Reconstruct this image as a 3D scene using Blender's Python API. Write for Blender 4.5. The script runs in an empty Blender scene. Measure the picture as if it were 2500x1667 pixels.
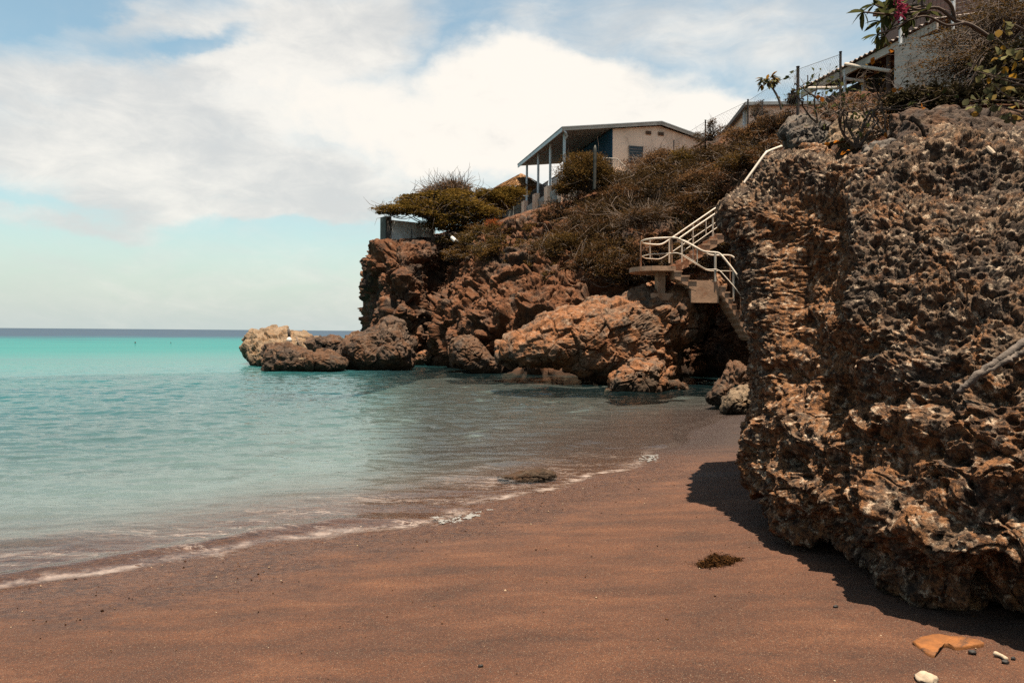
import bpy, math, random
import numpy as np
from mathutils import Vector, Matrix
from mathutils.bvhtree import BVHTree

random.seed(11)
RNG = np.random.RandomState(5)
sc = bpy.context.scene
COL = sc.collection

# ------------------------------------------------------------------ camera
FPX, CX, CY, HC = 1805.0, 1250.0, 833.5, 1.9
PITCH, ROLL = math.radians(0.73), math.radians(0.46)
CAMROT = Matrix.Rotation(math.pi/2-PITCH, 4, 'X') @ Matrix.Rotation(ROLL, 4, 'Z')
CAM = Vector((0, 0, HC))
cd = bpy.data.cameras.new('camera')
cam = bpy.data.objects.new('camera', cd); COL.objects.link(cam)
cam.matrix_world = Matrix.Translation(CAM) @ CAMROT
cd.sensor_width = 36; cd.lens = 36*FPX/2500; cd.clip_end = 60000; cd.clip_start = 0.05
sc.camera = cam
_R3 = CAMROT.to_3x3()
def ray(px, py):
    v = _R3 @ Vector(((px-CX)/FPX, -(py-CY)/FPX, -1.0))
    return v
def at(px, py, d):
    """world point seen at photo position px,py at forward distance d"""
    v = ray(px, py); return CAM + v*(d/v.y)
def onz(px, py, z=0.0):
    v = ray(px, py); return CAM + v*((z-HC)/v.z)
def at_z(px, d, z):
    v = ray(px, 815); p = CAM + v*(d/v.y); return Vector((p.x, p.y, z))

# ------------------------------------------------------------------ noise
_r = np.random.RandomState(7)
PERM = np.concatenate([_r.permutation(256)]*3).astype(np.int32)
_g = _r.normal(size=(256, 3)); GR = (_g/np.linalg.norm(_g, axis=1)[:, None]).astype(np.float32)
JIT = _r.rand(256, 3).astype(np.float32)
def perlin(P):
    P = np.asarray(P, np.float32)
    Pi = np.floor(P).astype(np.int32); Pf = P-Pi
    u = Pf*Pf*Pf*(Pf*(Pf*6-15)+10)
    Pi &= 255
    out = np.zeros(len(P), np.float32)
    for dx in (0, 1):
        wx = u[:, 0] if dx else 1-u[:, 0]; hx = PERM[(Pi[:, 0]+dx) & 255]
        for dy in (0, 1):
            wy = wx*(u[:, 1] if dy else 1-u[:, 1]); hy = PERM[hx+((Pi[:, 1]+dy) & 255)]
            for dz in (0, 1):
                w = wy*(u[:, 2] if dz else 1-u[:, 2]); h = PERM[hy+((Pi[:, 2]+dz) & 255)]
                g = GR[h]
                out += w*(g[:, 0]*(Pf[:, 0]-dx)+g[:, 1]*(Pf[:, 1]-dy)+g[:, 2]*(Pf[:, 2]-dz))
    return out*1.5
def fbm(P, o=4, gain=.5, lac=2.03):
    s = 0; a = 1.0; f = 1.0
    for k in range(o):
        s = s+a*perlin(P*f+k*17.3); a *= gain; f *= lac
    return s
def ridged(P, o=4, gain=.5):
    s = 0; a = 1.0; f = 1.0
    for k in range(o):
        s = s+a*(1-2*np.abs(perlin(P*f+k*9.1))); a *= gain; f *= 2.07
    return s
def worley(P):
    P = np.asarray(P, np.float32)
    Pi = np.floor(P).astype(np.int32)
    F1 = np.full(len(P), 9, np.float32); F2 = F1.copy(); ID = np.zeros(len(P), np.int32)
    for dx in (-1, 0, 1):
        for dy in (-1, 0, 1):
            for dz in (-1, 0, 1):
                C = Pi+np.array((dx, dy, dz), np.int32)
                h = PERM[PERM[PERM[C[:, 0] & 255]+(C[:, 1] & 255)]+(C[:, 2] & 255)]
                D = C+JIT[h]-P
                d = np.sqrt((D*D).sum(1))
                n = d < F1
                F2 = np.where(n, F1, np.minimum(F2, d)); ID = np.where(n, h, ID); F1 = np.where(n, d, F1)
    return F1, F2, JIT[ID, 0]
def sstep(a, b, x):
    t = np.clip((x-a)/(b-a), 0, 1); return t*t*(3-2*t)

# ------------------------------------------------------------------ materials
def newmat(name):
    m = bpy.data.materials.new(name); m.use_nodes = True
    nt = m.node_tree; nt.nodes.clear()
    out = nt.nodes.new('ShaderNodeOutputMaterial')
    return m, nt, out
class NT:
    def __init__(s, nt): s.nt = nt
    def n(s, t, **k):
        o = s.nt.nodes.new(t)
        for a, b in k.items(): setattr(o, a, b)
        return o
    def l(s, a, b): s.nt.links.new(a, b)
    def val(s, sock, v):
        if hasattr(v, 'is_output'): s.l(v, sock)
        else: sock.default_value = v
    def math(s, op, a, b=0.0, c=0.0, clamp=False):
        o = s.n('ShaderNodeMath', operation=op, use_clamp=clamp)
        s.val(o.inputs[0], a); s.val(o.inputs[1], b)
        if op in ('MULTIPLY_ADD', 'SMOOTH_MIN'): s.val(o.inputs[2], c)
        return o.outputs[0]
    def vmath(s, op, a, b):
        o = s.n('ShaderNodeVectorMath', operation=op)
        s.val(o.inputs[0], a); s.val(o.inputs[1], b)
        return o.outputs['Value'] if op in ('DOT_PRODUCT', 'LENGTH') else o.outputs[0]
    def noise(s, vec, scale, detail=4, rough=.55, dist=0.0):
        o = s.n('ShaderNodeTexNoise')
        if vec is not None: s.l(vec, o.inputs['Vector'])
        o.inputs['Scale'].default_value = scale; o.inputs['Detail'].default_value = detail
        o.inputs['Roughness'].default_value = rough; o.inputs['Distortion'].default_value = dist
        return o.outputs['Fac']
    def rng(s, x, a, b, c=0.0, d=1.0, smooth=True):
        o = s.n('ShaderNodeMapRange'); o.interpolation_type = 'SMOOTHSTEP' if smooth else 'LINEAR'
        s.l(x, o.inputs[0])
        for i, v in enumerate((a, b, c, d)): o.inputs[i+1].default_value = v
        return o.outputs[0]
    def ramp(s, x, stops):
        o = s.n('ShaderNodeValToRGB'); s.l(x, o.inputs[0])
        e = o.color_ramp.elements
        while len(e) < len(stops): e.new(.5)
        for q, (p, c) in zip(e, stops): q.position = p; q.color = (*c, 1)
        return o.outputs[0]
    def mix(s, f, a, b, mode='MIX'):
        o = s.n('ShaderNodeMix', data_type='RGBA', blend_type=mode)
        s.val(o.inputs[0], f)
        for i, v in ((6, a), (7, b)):
            s.val(o.inputs[i], (*v, 1) if isinstance(v, tuple) else v)
        return o.outputs[2]
    def obj(s): return s.n('ShaderNodeTexCoord').outputs['Object']
    def attr(s, name): return s.n('ShaderNodeAttribute', attribute_name=name).outputs['Fac']
    def scale(s, v, sc_):
        o = s.n('ShaderNodeMapping'); s.l(v, o.inputs[0]); o.inputs['Scale'].default_value = sc_
        return o.outputs[0]
    def bump(s, h, strength, dist, nrm=None):
        o = s.n('ShaderNodeBump'); o.inputs['Strength'].default_value = strength; o.inputs['Distance'].default_value = dist
        s.l(h, o.inputs['Height'])
        if nrm is not None: s.l(nrm, o.inputs['Normal'])
        return o.outputs[0]
    def pbsdf(s, col, rough=.8, spec=.3, nrm=None, metal=0.0):
        o = s.n('ShaderNodeBsdfPrincipled')
        s.val(o.inputs['Base Color'], (*col, 1) if isinstance(col, tuple) else col)
        s.val(o.inputs['Roughness'], rough); o.inputs['Specular IOR Level'].default_value = spec
        o.inputs['Metallic'].default_value = metal
        if nrm is not None: s.l(nrm, o.inputs['Normal'])
        return o.outputs[0]

ALB = .68
def sc3(c): return tuple(v*ALB for v in c) if c else c
def mat_rock(name, grey, tan, orange, pale, s=1.0, orange_bias=0.0, bumpd=.012, dark=(.028, .023, .02), lich_shade=(.50, .70, .75), tide=True):
    grey, tan, orange, pale, dark = map(sc3, (grey, tan, orange, pale, dark))
    m, nt, out = newmat(name); N = NT(nt); P = N.obj()
    n1 = N.noise(P, 1.3*s, 6, .62, .4); n2 = N.noise(P, 3.1*s, 6, .65, .3); n3 = N.noise(P, 14*s, 5, .65); n4 = N.noise(P, 55*s, 3, .6)
    c = N.mix(N.rng(n1, .38, .62), grey, tan)
    oa = N.math('ADD', N.math('ADD', n2, N.math('MULTIPLY', N.attr('orange'), .3)), orange_bias)
    c = N.mix(N.math('MULTIPLY', N.rng(oa, .50, .70), .85), c, orange)
    c = N.mix(N.math('MULTIPLY', N.rng(n3, lich_shade[0], lich_shade[1]), lich_shade[2]), c, dark)  # dark lichen; stronger settings also paint in crevice shade
    pn = N.noise(N.vmath('ADD', P, (7.7, 3.1, 1.9)), 9*s, 5, .7)
    c = N.mix(N.math('MULTIPLY', N.rng(pn, .52, .70), .8), c, pale)
    c = N.mix(1.0, c, N.ramp(n4, [(.3, (.65, .65, .65)), (.7, (1.3, 1.3, 1.3))]), 'MULTIPLY')
    if tide:
        sp = N.n('ShaderNodeSeparateXYZ'); N.l(P, sp.inputs[0])
        tz = N.math('ADD', sp.outputs[2], N.math('MULTIPLY', N.math('SUBTRACT', n2, .5), 1.2))
        c = N.mix(N.math('MULTIPLY', N.rng(tz, .15, .62, 1, 0), .75), c, (.012, .009, .006))
    h = N.math('ADD', N.noise(P, 30*s, 9, .75), N.math('MULTIPLY', n4, .6))
    nb = N.bump(h, 1.0, bumpd)
    N.l(N.pbsdf(c, .92, .15, nb), out.inputs[0])
    return m
def mat_plain(name, col, rough=.6, var=.25, s=6.0, stain=None, stain_amt=.5, bump=.002, spec=.3):
    col, stain = sc3(col), sc3(stain)
    m, nt, out = newmat(name); N = NT(nt); P = N.obj()
    n1 = N.noise(P, s, 5, .6); n2 = N.noise(P, s*5, 4, .6)
    c = N.mix(1.0, col, N.ramp(n1, [(.3, (1-var,)*3), (.7, (1+var*.6,)*3)]), 'MULTIPLY')
    if stain: c = N.mix(N.math('MULTIPLY', N.rng(N.noise(P, s*.6, 6, .7, .6), .5, .66), stain_amt), c, stain)
    N.l(N.pbsdf(c, rough, spec, N.bump(n2, .5, bump)), out.inputs[0])
    return m
def mat_leaf(name, cols, trans=.25):
    m, nt, out = newmat(name); N = NT(nt)
    a = N.attr('rnd')
    cols = [sc3(q) for q in cols]; k = len(cols)
    c = N.ramp(a, [(i/(k-1), q) for i, q in enumerate(cols)])
    d = N.n('ShaderNodeBsdfDiffuse'); t = N.n('ShaderNodeBsdfTranslucent')
    N.l(c, d.inputs[0]); N.l(c, t.inputs[0])
    x = N.n('ShaderNodeMixShader'); x.inputs[0].default_value = trans
    N.l(d.outputs[0], x.inputs[1]); N.l(t.outputs[0], x.inputs[2]); N.l(x.outputs[0], out.inputs[0])
    return m

M = {}
M['rock_fg'] = mat_rock('rock_near', (.088, .062, .046), (.175, .111, .069), (.245, .107, .041), (.64, .49, .35), 1.6, .0, .022, (.017, .012, .010), (.42, .60, .85), False)  # wide dark and pale mottling paints in crevice shade and sunlit highlights
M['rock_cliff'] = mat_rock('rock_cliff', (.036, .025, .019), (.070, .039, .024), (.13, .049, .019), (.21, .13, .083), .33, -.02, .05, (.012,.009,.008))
M['rock_boulder'] = mat_rock('rock_boulder', (.09, .064, .047), (.15, .088, .054), (.215, .085, .032), (.32, .22, .15), .6, -.0, .03)
M['rock_sea'] = mat_rock('rock_sea', (.045, .032, .025), (.085, .054, .037), (.095, .045, .022), (.18, .125, .085), .6, -.04, .03)
M['rock_pale'] = mat_rock('rock_pale', (.16, .11, .07), (.22, .155, .1), (.2, .11, .05), (.3, .23, .16), 1.2, -.1, .02)
M['rock_grey'] = mat_rock('rock_grey', (.08, .068, .06), (.12, .1, .082), (.11, .065, .04), (.2, .17, .14), 1.6, -.05, .012, tide=False)
M['concrete'] = mat_plain('stair_concrete', (.5, .3, .19), .85, .35, 2.2, (.33, .12, .045), .6, .01)
M['railpaint'] = mat_plain('rail_paint', (.52, .45, .37), .5, .15, 5, (.3, .12, .05), .22, .001)
M['rust'] = mat_plain('rusty_paint', (.34, .17, .09), .7, .4, 8, (.5, .4, .3), .6, .001)
M['peach'] = mat_plain('peach_plaster', (1.15, .78, .56), .85, .12, 1.2, (.3, .2, .13), .3, .004)
M['roofpaint'] = mat_plain('roof_boards', (.55, .46, .38), .7, .25, 1.5, (.16, .12, .09), .4, .004)
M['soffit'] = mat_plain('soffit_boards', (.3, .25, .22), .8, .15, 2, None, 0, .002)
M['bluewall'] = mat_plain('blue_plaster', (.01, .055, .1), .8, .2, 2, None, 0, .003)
M['postgrey'] = mat_plain('post_paint', (.72, .73, .74), .6, .12, 3, (.2, .16, .13), .3, .002)
M['white'] = mat_plain('white_plaster', (.42, .40, .36), .85, .2, 1.3, (.14, .11, .08), .55, .005)
M['ruin'] = mat_plain('old_lime_wall', (.9, .87, .82), .9, .3, 1.0, (.2, .15, .12), .55, .02)
M['darkglass'] = mat_plain('dark_glass', (.012, .012, .014), .3, .1, 4, None, 0, 0, .5)
M['tin'] = mat_plain('corrugated_tin', (.2, .15, .12), .6, .3, 2, (.12, .06, .035), .6, .003)
M['greyroof'] = mat_plain('grey_roof_sheet', (.3, .31, .31), .6, .15, 2, None, 0, .002)
M['darkpost'] = mat_plain('dark_steel', (.035, .026, .022), .7, .3, 5, (.1, .04, .02), .5, .001)
M['wire'] = mat_plain('galvanised_wire', (.1, .095, .09), .6, .2, 5, None, 0, 0)
M['thatch'] = mat_plain('dry_thatch', (.3, .17, .09), .95, .5, 5, (.07, .045, .03), .7, .05)
M['wood'] = mat_plain('grey_driftwood', (.12, .095, .078), .95, .5, 14, (.03, .024, .02), .8, .02)
M['bark'] = mat_plain('dry_bark', (.085, .058, .042), .95, .35, 6, None, 0, .004)
M['barkpale'] = mat_plain('pale_bark', (.14, .1, .075), .95, .35, 6, None, 0, .004)
M['cactus'] = mat_plain('cactus_skin', (.05, .05, .042), .8, .3, 6, (.16, .13, .1), .5, .01)
M['coral'] = mat_plain('bleached_coral', (.36, .28, .2), .85, .2, 30, (.3, .2, .12), .5, .004)
M['pebble'] = mat_plain('dark_pebble', (.018, .014, .012), .7, .3, 40, None, 0, .002)
M['orange_stone'] = mat_plain('orange_stone', (.19, .066, .013), .8, .4, 14, (.03, .014, .008), .8, .006)
M['weed'] = mat_leaf('dried_seaweed', [(.012, .007, .004), (.035, .016, .007), (.085, .038, .013)], .1)
M['plastic'] = mat_plain('white_plastic', (.6, .57, .52), .5, .05, 5)
M['skin'] = mat_plain('tanned_skin', (.2, .1, .06), .5, .1, 9)
M['hair'] = mat_plain('wet_dark_hair', (.012, .009, .008), .4, .1, 9)
M['acacia'] = mat_leaf('acacia_leaves', [(.055, .035, .012), (.105, .068, .016), (.16, .095, .02), (.2, .11, .03)])
M['scrub'] = mat_leaf('scrub_leaves', [(.025, .017, .010), (.06, .036, .017), (.085, .05, .018), (.105, .048, .022), (.15, .088, .042)])
M['rustleaf'] = mat_leaf('rust_leaves', [(.15, .035, .01), (.28, .075, .02), (.3, .11, .03)])
M['olive'] = mat_leaf('olive_leaves', [(.035, .025, .010), (.08, .05, .016), (.125, .065, .02), (.095, .068, .022)])
M['greenleaf'] = mat_leaf('green_leaves', [(.025, .03, .012), (.055, .06, .02), (.1, .1, .04)], .35)
M['seagrape'] = mat_leaf('round_leaves', [(.05, .05, .025), (.12, .12, .065), (.2, .18, .08), (.32, .16, .02)], .3)
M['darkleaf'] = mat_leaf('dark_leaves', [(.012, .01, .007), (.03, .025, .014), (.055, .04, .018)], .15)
M['orangeleaf'] = mat_leaf('orange_dry_leaves', [(.3, .1, .02), (.5, .17, .02)], .4)
M['pink'] = mat_leaf('pink_petals', [(.22, .03, .06), (.35, .06, .1)], .3)
M['drytwig'] = mat_leaf('dry_fronds', [(.1, .055, .028), (.17, .09, .04), (.23, .12, .05)], .2)

# ------------------------------------------------------------------ mesh helpers
def mesh_np(name, V, F, mat, smooth=True, attrs=None):
    V = np.ascontiguousarray(V, np.float32); F = np.ascontiguousarray(F, np.int32)
    me = bpy.data.meshes.new(name)
    k = F.shape[1]
    me.vertices.add(len(V)); me.vertices.foreach_set('co', V.ravel())
    me.loops.add(F.size); me.loops.foreach_set('vertex_index', F.ravel())
    me.polygons.add(len(F))
    me.polygons.foreach_set('loop_start', np.arange(0, F.size, k, dtype=np.int32))
    me.polygons.foreach_set('use_smooth', np.full(len(F), smooth, bool))
    for an, (dom, dat) in (attrs or {}).items():
        a = me.attributes.new(an, 'FLOAT', dom); a.data.foreach_set('value', np.ascontiguousarray(dat, np.float32))
    me.update(calc_edges=True); me.validate()
    me.materials.append(mat)
    return me
def tag(o, label=None, cat=None, group=None, kind=None):
    for k, v in (('label', label), ('category', cat), ('group', group), ('kind', kind)):
        if v: o[k] = v
    return o
def link(name, me, parent=None):
    o = bpy.data.objects.new(name, me); COL.objects.link(o)
    if parent is not None:
        o.parent = parent
        w = Matrix.Translation(parent.location) if parent.type == 'EMPTY' else Matrix.Identity(4)
        o.matrix_parent_inverse = w.inverted()
    return o
def empty(name, loc, label, cat, group=None):
    o = bpy.data.objects.new(name, None); COL.objects.link(o); o.location = loc
    o.empty_display_size = .2
    return tag(o, label, cat, group)

class MB:
    def __init__(s): s.V = []; s.F = []
    def add(s, V, F):
        b = len(s.V); s.V += [tuple(v) for v in V]; s.F += [tuple(i+b for i in f) for f in F]; return s
    def hexa(s, p):   # 8 corners: bottom 4 ccw, top 4
        return s.add(p, [(3, 2, 1, 0), (4, 5, 6, 7), (0, 1, 5, 4), (1, 2, 6, 5), (2, 3, 7, 6), (3, 0, 4, 7)])
    def fbox(s, O, ax, ay, az, x0, x1, y0, y1, z0, z1):
        O = Vector(O); q = lambda x, y, z: O+ax*x+ay*y+az*z
        return s.hexa([q(x0, y0, z0), q(x1, y0, z0), q(x1, y1, z0), q(x0, y1, z0), q(x0, y0, z1), q(x1, y0, z1), q(x1, y1, z1), q(x0, y1, z1)])
    def box(s, x0, x1, y0, y1, z0, z1):
        return s.fbox((0, 0, 0), Vector((1, 0, 0)), Vector((0, 1, 0)), Vector((0, 0, 1)), x0, x1, y0, y1, z0, z1)
    def tube(s, pts, r, sides=6, cap=True):
        pts = [Vector(p) for p in pts]; n = len(pts)
        rr = r if isinstance(r, (list, tuple)) else [r]*n
        b = len(s.V); up = None
        for i, p in enumerate(pts):
            t = (pts[min(i+1, n-1)]-pts[max(i-1, 0)])
            if t.length < 1e-9: t = Vector((0, 0, 1))
            t.normalize()
            if up is None:
                up = Vector((0, 0, 1)) if abs(t.z) < .9 else Vector((0, 1, 0))
            u = up-t*up.dot(t)
            if u.length < 1e-6: u = t.orthogonal()
            u.normalize(); w = t.cross(u); up = u
            for k in range(sides):
                a = 2*math.pi*k/sides
                s.V.append(tuple(p+(u*math.cos(a)+w*math.sin(a))*rr[i]))
        for i in range(n-1):
            for k in range(sides):
                k2 = (k+1) % sides
                s.F.append((b+i*sides+k, b+i*sides+k2, b+(i+1)*sides+k2, b+(i+1)*sides+k))
        if cap:
            s.F.append(tuple(b+k for k in reversed(range(sides)))); s.F.append(tuple(b+(n-1)*sides+k for k in range(sides)))
        return s
    def build(s, name, mat, parent=None, smooth=False):
        me = bpy.data.meshes.new(name); me.from_pydata(s.V, [], s.F); me.update()
        me.materials.append(mat)
        if smooth:
            for p in me.polygons: p.use_smooth = True
        return link(name, me, parent)

def curve_pts(pts, n=6):
    """Catmull-Rom through pts"""
    pts = [Vector(p) for p in pts]; out = []
    for i in range(len(pts)-1):
        p0 = pts[max(i-1, 0)]; p1 = pts[i]; p2 = pts[i+1]; p3 = pts[min(i+2, len(pts)-1)]
        for k in range(n):
            t = k/n
            out.append(.5*((2*p1)+(p2-p0)*t+(2*p0-5*p1+4*p2-p3)*t*t+(3*p1-p0-3*p2+p3)*t**3))
    out.append(pts[-1]); return out

def crw(n, ts):
    W = np.zeros((len(ts), n), np.float64)
    for r, t in enumerate(ts):
        i = min(int(t), n-2); f = t-i
        w = (-.5*f+f*f-.5*f**3, 1-2.5*f*f+1.5*f**3, .5*f+2*f*f-1.5*f**3, -.5*f*f+.5*f**3)
        for k in range(4): W[r, min(max(i-1+k, 0), n-1)] += w[k]
    return W
def net_surface(net, du, dv):
    net = np.array(net, float)
    tu = np.concatenate([i+np.arange(c)/c for i, c in enumerate(du)]+[[net.shape[0]-1]])
    tv = np.concatenate([i+np.arange(c)/c for i, c in enumerate(dv)]+[[net.shape[1]-1]])
    G = np.einsum('ai,bj,ijk->abk', crw(net.shape[0], tu), crw(net.shape[1], tv), net)
    return G, tu, tv
def grid_normals(G):
    a = np.gradient(G, axis=0); b = np.gradient(G, axis=1)
    n = np.cross(a, b); return n/(np.linalg.norm(n, axis=2, keepdims=True)+1e-9)
def grid_faces(a, b, wrap=False):
    I = np.arange(a*b).reshape(a, b)
    if wrap: I = np.vstack([I, I[:1]])
    return np.stack([I[:-1, :-1], I[1:, :-1], I[1:, 1:], I[:-1, 1:]], -1).reshape(-1, 4)
def bvh_of(G):
    a, b = G.shape[:2]
    return BVHTree.FromPolygons([tuple(v) for v in G.reshape(-1, 3)], [tuple(int(i) for i in f) for f in grid_faces(a, b)])
def hit(bvh, px, py):
    v = ray(px, py).normalized(); h = bvh.ray_cast(CAM, v)
    return h[0], h[1]

def karst(P, s=1.0):
    """relief of pitted coral limestone, in units of s metres"""
    Q = P/s
    W = np.stack([perlin(Q*2.1+3), perlin(Q*2.1+31), perlin(Q*2.1+57)], 1)*.22
    Q = Q+W
    big = fbm(Q*.8, 3)*.20+ridged(Q*1.3+5, 3)*.06
    f1, f2, rid = worley(Q*3.3*np.array((.8, .8, 1.0), np.float32))
    pits = -sstep(.55, .05, f1)*rid*.13
    f1b, f2b, rb = worley(Q*9.5*np.array((.75, .75, 1.15), np.float32))
    small = -sstep(.6, .1, f1b)*(.25+rb)*.045+sstep(.0, .3, f2b-f1b)*.012
    clink = ridged(Q*np.array((6, 6, 13.), np.float32), 4, .6)*.022
    return big, pits, small, clink

# ------------------------------------------------------------------ lighting
EL = math.radians(82.5); sh = Vector((.50, -.86)).normalized()
SUN = Vector((math.cos(EL)*sh.x, math.cos(EL)*sh.y, math.sin(EL)))
ld = bpy.data.lights.new('sun', 'SUN'); ld.energy = 5.0; ld.angle = math.radians(.5); ld.color = (1, .87, .70)
sun = bpy.data.objects.new('sun', ld); COL.objects.link(sun)
sun.rotation_euler = SUN.to_track_quat('Z', 'Y').to_euler(); sun.location = (20, -20, 40)

w = bpy.data.worlds.new('World'); sc.world = w; w.use_nodes = True
nt = w.node_tree; nt.nodes.clear(); N = NT(nt)
wout = N.n('ShaderNodeOutputWorld')
sky = N.n('ShaderNodeTexSky'); sky.sky_type = 'NISHITA'; sky.sun_disc = False
sky.sun_elevation = EL; sky.sun_rotation = math.atan2(SUN.x, SUN.y)
sky.air_density = 1.0; sky.dust_density = 1.5; sky.ozone_density = 1.0; sky.altitude = 0
b1 = N.n('ShaderNodeBackground'); b1.inputs[1].default_value = .056
gen = N.n('ShaderNodeTexCoord').outputs['Generated']
sx = N.n('ShaderNodeSeparateXYZ'); N.l(gen, sx.inputs[0])
az = N.math('ARCTAN2', sx.outputs[0], sx.outputs[1]); ele = N.math('ARCSINE', sx.outputs[2])
skyc = N.mix(1.0, sky.outputs[0], (1.0, 1.06, .86), 'MULTIPLY')
N.l(skyc, b1.inputs[0])
cmb = N.n('ShaderNodeCombineXYZ'); N.l(az, cmb.inputs[0]); N.l(ele, cmb.inputs[1])
ae = cmb.outputs[0]
wn = N.n('ShaderNodeTexNoise'); wn.inputs['Scale'].default_value = 7; wn.inputs['Detail'].default_value = 7; wn.inputs['Roughness'].default_value = .58
N.l(N.scale(ae, (1, 1.7, 1)), wn.inputs['Vector'])
wv = N.vmath('MULTIPLY', N.vmath('SUBTRACT', wn.outputs['Color'], (.5, .5, .5)), (.16, .10, 0))
aw = N.vmath('ADD', ae, wv)
def blob(px, py, rx, ry, wt, rot=0.0, vec=None):
    a = math.atan((px-CX)/FPX); e = math.atan((811-py)/FPX*math.cos(a))
    d = N.vmath('SUBTRACT', vec if vec is not None else aw, (a, e, 0))
    if rot:
        r = N.n('ShaderNodeVectorRotate', rotation_type='Z_AXIS'); N.l(d, r.inputs['Vector']); r.inputs['Angle'].default_value = rot; d = r.outputs[0]
    d = N.vmath('MULTIPLY', d, (FPX/rx, FPX/ry, 0))
    q = N.math('MAXIMUM', N.math('SUBTRACT', 1.0, N.vmath('DOT_PRODUCT', d, d)), 0.0)
    return N.math('MULTIPLY', N.math('MULTIPLY', q, q), wt)
def total(bl):
    t = bl[0]
    for b in bl[1:]: t = N.math('ADD', t, b)
    return t
cum = total([blob(1290, 210, 300, 190, 1.3), blob(1560, 260, 340, 170, 1.2), blob(1120, 300, 420, 230, 1.1), blob(1750, 300, 230, 90, .9),
             blob(720, 230, 330, 180, .95), blob(1350, 380, 700, 150, .7)])
veil = total([blob(300, 280, 760, 290, 1.05), blob(650, 40, 480, 150, .75, -.1), blob(230, 90, 260, 60, .45, -.25), blob(1700, 60, 900, 200, .35), blob(850, 120, 520, 200, .85, -.25), blob(450, 440, 700, 150, .75), blob(1050, 430, 560, 150, .8),
              blob(100, 548, 340, 26, .6, .03), blob(650, 525, 420, 42, .85, -.1), blob(880, 545, 160, 20, .5), blob(1500, 60, 700, 120, .32), blob(1950, 120, 450, 160, .3), blob(1150, 700, 2500, 170, .25)])
hole = total([blob(20, 20, 300, 110, 1.1, -.15), blob(400, 110, 330, 55, .85, -.22), blob(1110, 80, 210, 120, .8), blob(480, 100, 130, 40, .5, -.3), blob(330, 380, 150, 30, .25), blob(150, 510, 260, 22, .3)])
fine = N.noise(N.scale(ae, (1, 2.6, 1)), 9, 8, .62, .6)
fine2 = N.noise(N.scale(ae, (1, 1.3, 1)), 16, 8, .6, .2)
cmask = N.rng(N.math('ADD', cum, N.math('MULTIPLY', N.math('SUBTRACT', fine2, .5), .8)), -.05, 1.15)
vmask = N.math('MULTIPLY', N.rng(N.math('SUBTRACT', N.math('ADD', veil, N.math('MULTIPLY', N.math('SUBTRACT', fine, .5), 1.2)), hole), -.2, 1.15), .9)
mask = N.math('MAXIMUM', cmask, vmask)
lum = N.math('ADD', N.math('MULTIPLY', N.noise(N.scale(ae, (1, 1.8, 1)), 5, 6, .55, .3), .62), N.math('MULTIPLY', N.noise(N.scale(ae, (1, 2.2, 1)), 15, 8, .65, .5), .38))
ccol = N.mix(N.rng(N.math('ADD', lum, N.math('MULTIPLY', cmask, .22)), .38, .72), (.70, .70, .685), (1.0, .95, .87))
b2 = N.n('ShaderNodeBackground'); N.l(ccol, b2.inputs[0]); b2.inputs[1].default_value = .30
hz = N.n('ShaderNodeBackground'); hz.inputs[0].default_value = (.84, .96, .94, 1); hz.inputs[1].default_value = .215
hm = N.math('MULTIPLY', N.rng(sx.outputs[2], -.02, .17, 1, 0), .9)
m0 = N.n('ShaderNodeMixShader'); N.l(hm, m0.inputs[0]); N.l(b1.outputs[0], m0.inputs[1]); N.l(hz.outputs[0], m0.inputs[2])
m1 = N.n('ShaderNodeMixShader'); N.l(mask, m1.inputs[0]); N.l(m0.outputs[0], m1.inputs[1]); N.l(b2.outputs[0], m1.inputs[2])
N.l(m1.outputs[0], wout.inputs[0])

# ------------------------------------------------------------------ beach and sea
SHORE_PX = [(0, 1440), (300, 1405), (560, 1372), (700, 1332), (880, 1292), (1040, 1272), (1240, 1232), (1400, 1185), (1560, 1140), (1622, 1100), (1700, 1045), (1790, 1015)]
SHORE = [(-30, -6), (-10, 2.2)]+[tuple(onz(*p)[:2]) for p in SHORE_PX]+[(9, 20.5), (16, 23), (40, 30)]
def shore_d(X, Y):
    best = np.full(X.shape, 1e9); sgn = np.ones(X.shape)
    for (ax, ay), (bx, by) in zip(SHORE[:-1], SHORE[1:]):
        dx, dy = bx-ax, by-ay; t = np.clip(((X-ax)*dx+(Y-ay)*dy)/(dx*dx+dy*dy), 0, 1)
        ex, ey = X-ax-t*dx, Y-ay-t*dy; d = ex*ex+ey*ey
        n = d < best; best = np.where(n, d, best); sgn = np.where(n, np.where(dx*(Y-ay)-dy*(X-ax) < 0, 1, -1), sgn)
    return np.sqrt(best)*sgn
def bay(X, Y):
    """shallow rocky part of the bay at the cliff foot"""
    u = X/np.maximum(Y, 1); m = sstep(-.24, -.10, u)*sstep(9.5, 13, Y)*sstep(46, 36, Y)
    return m
def sand_z(X, Y):
    d = shore_d(X, Y)
    P = np.stack([X, Y, np.zeros_like(X)], 1)
    wob = perlin(P*.55)*.35+perlin(P*1.7)*.12
    d = d+wob
    land = .46*(1-np.exp(-np.maximum(d, 0)*.15))
    o = np.maximum(-d, 0)
    dep = np.interp(o, [0, 2, 6, 15, 35, 60, 150, 225, 400, 1e5], [0, .12, .42, 1.0, 1.9, 3.0, 6.0, 12, 30, 30])
    b = bay(X, Y); dep = dep*(1-b)+np.minimum(dep, .45+perlin(P*.4)*.15)*b
    return np.where(d > 0, land, -dep), d
def polar(rs, angs):
    R_, A_ = np.meshgrid(rs, angs, indexing='ij')
    return (R_*np.sin(A_)).ravel(), (R_*np.cos(A_)).ravel()
rs = np.concatenate([[.02], np.geomspace(.3, 2.6, 20)[:-1], np.geomspace(2.6, 45, 620), np.geomspace(48, 400, 30)])
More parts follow.
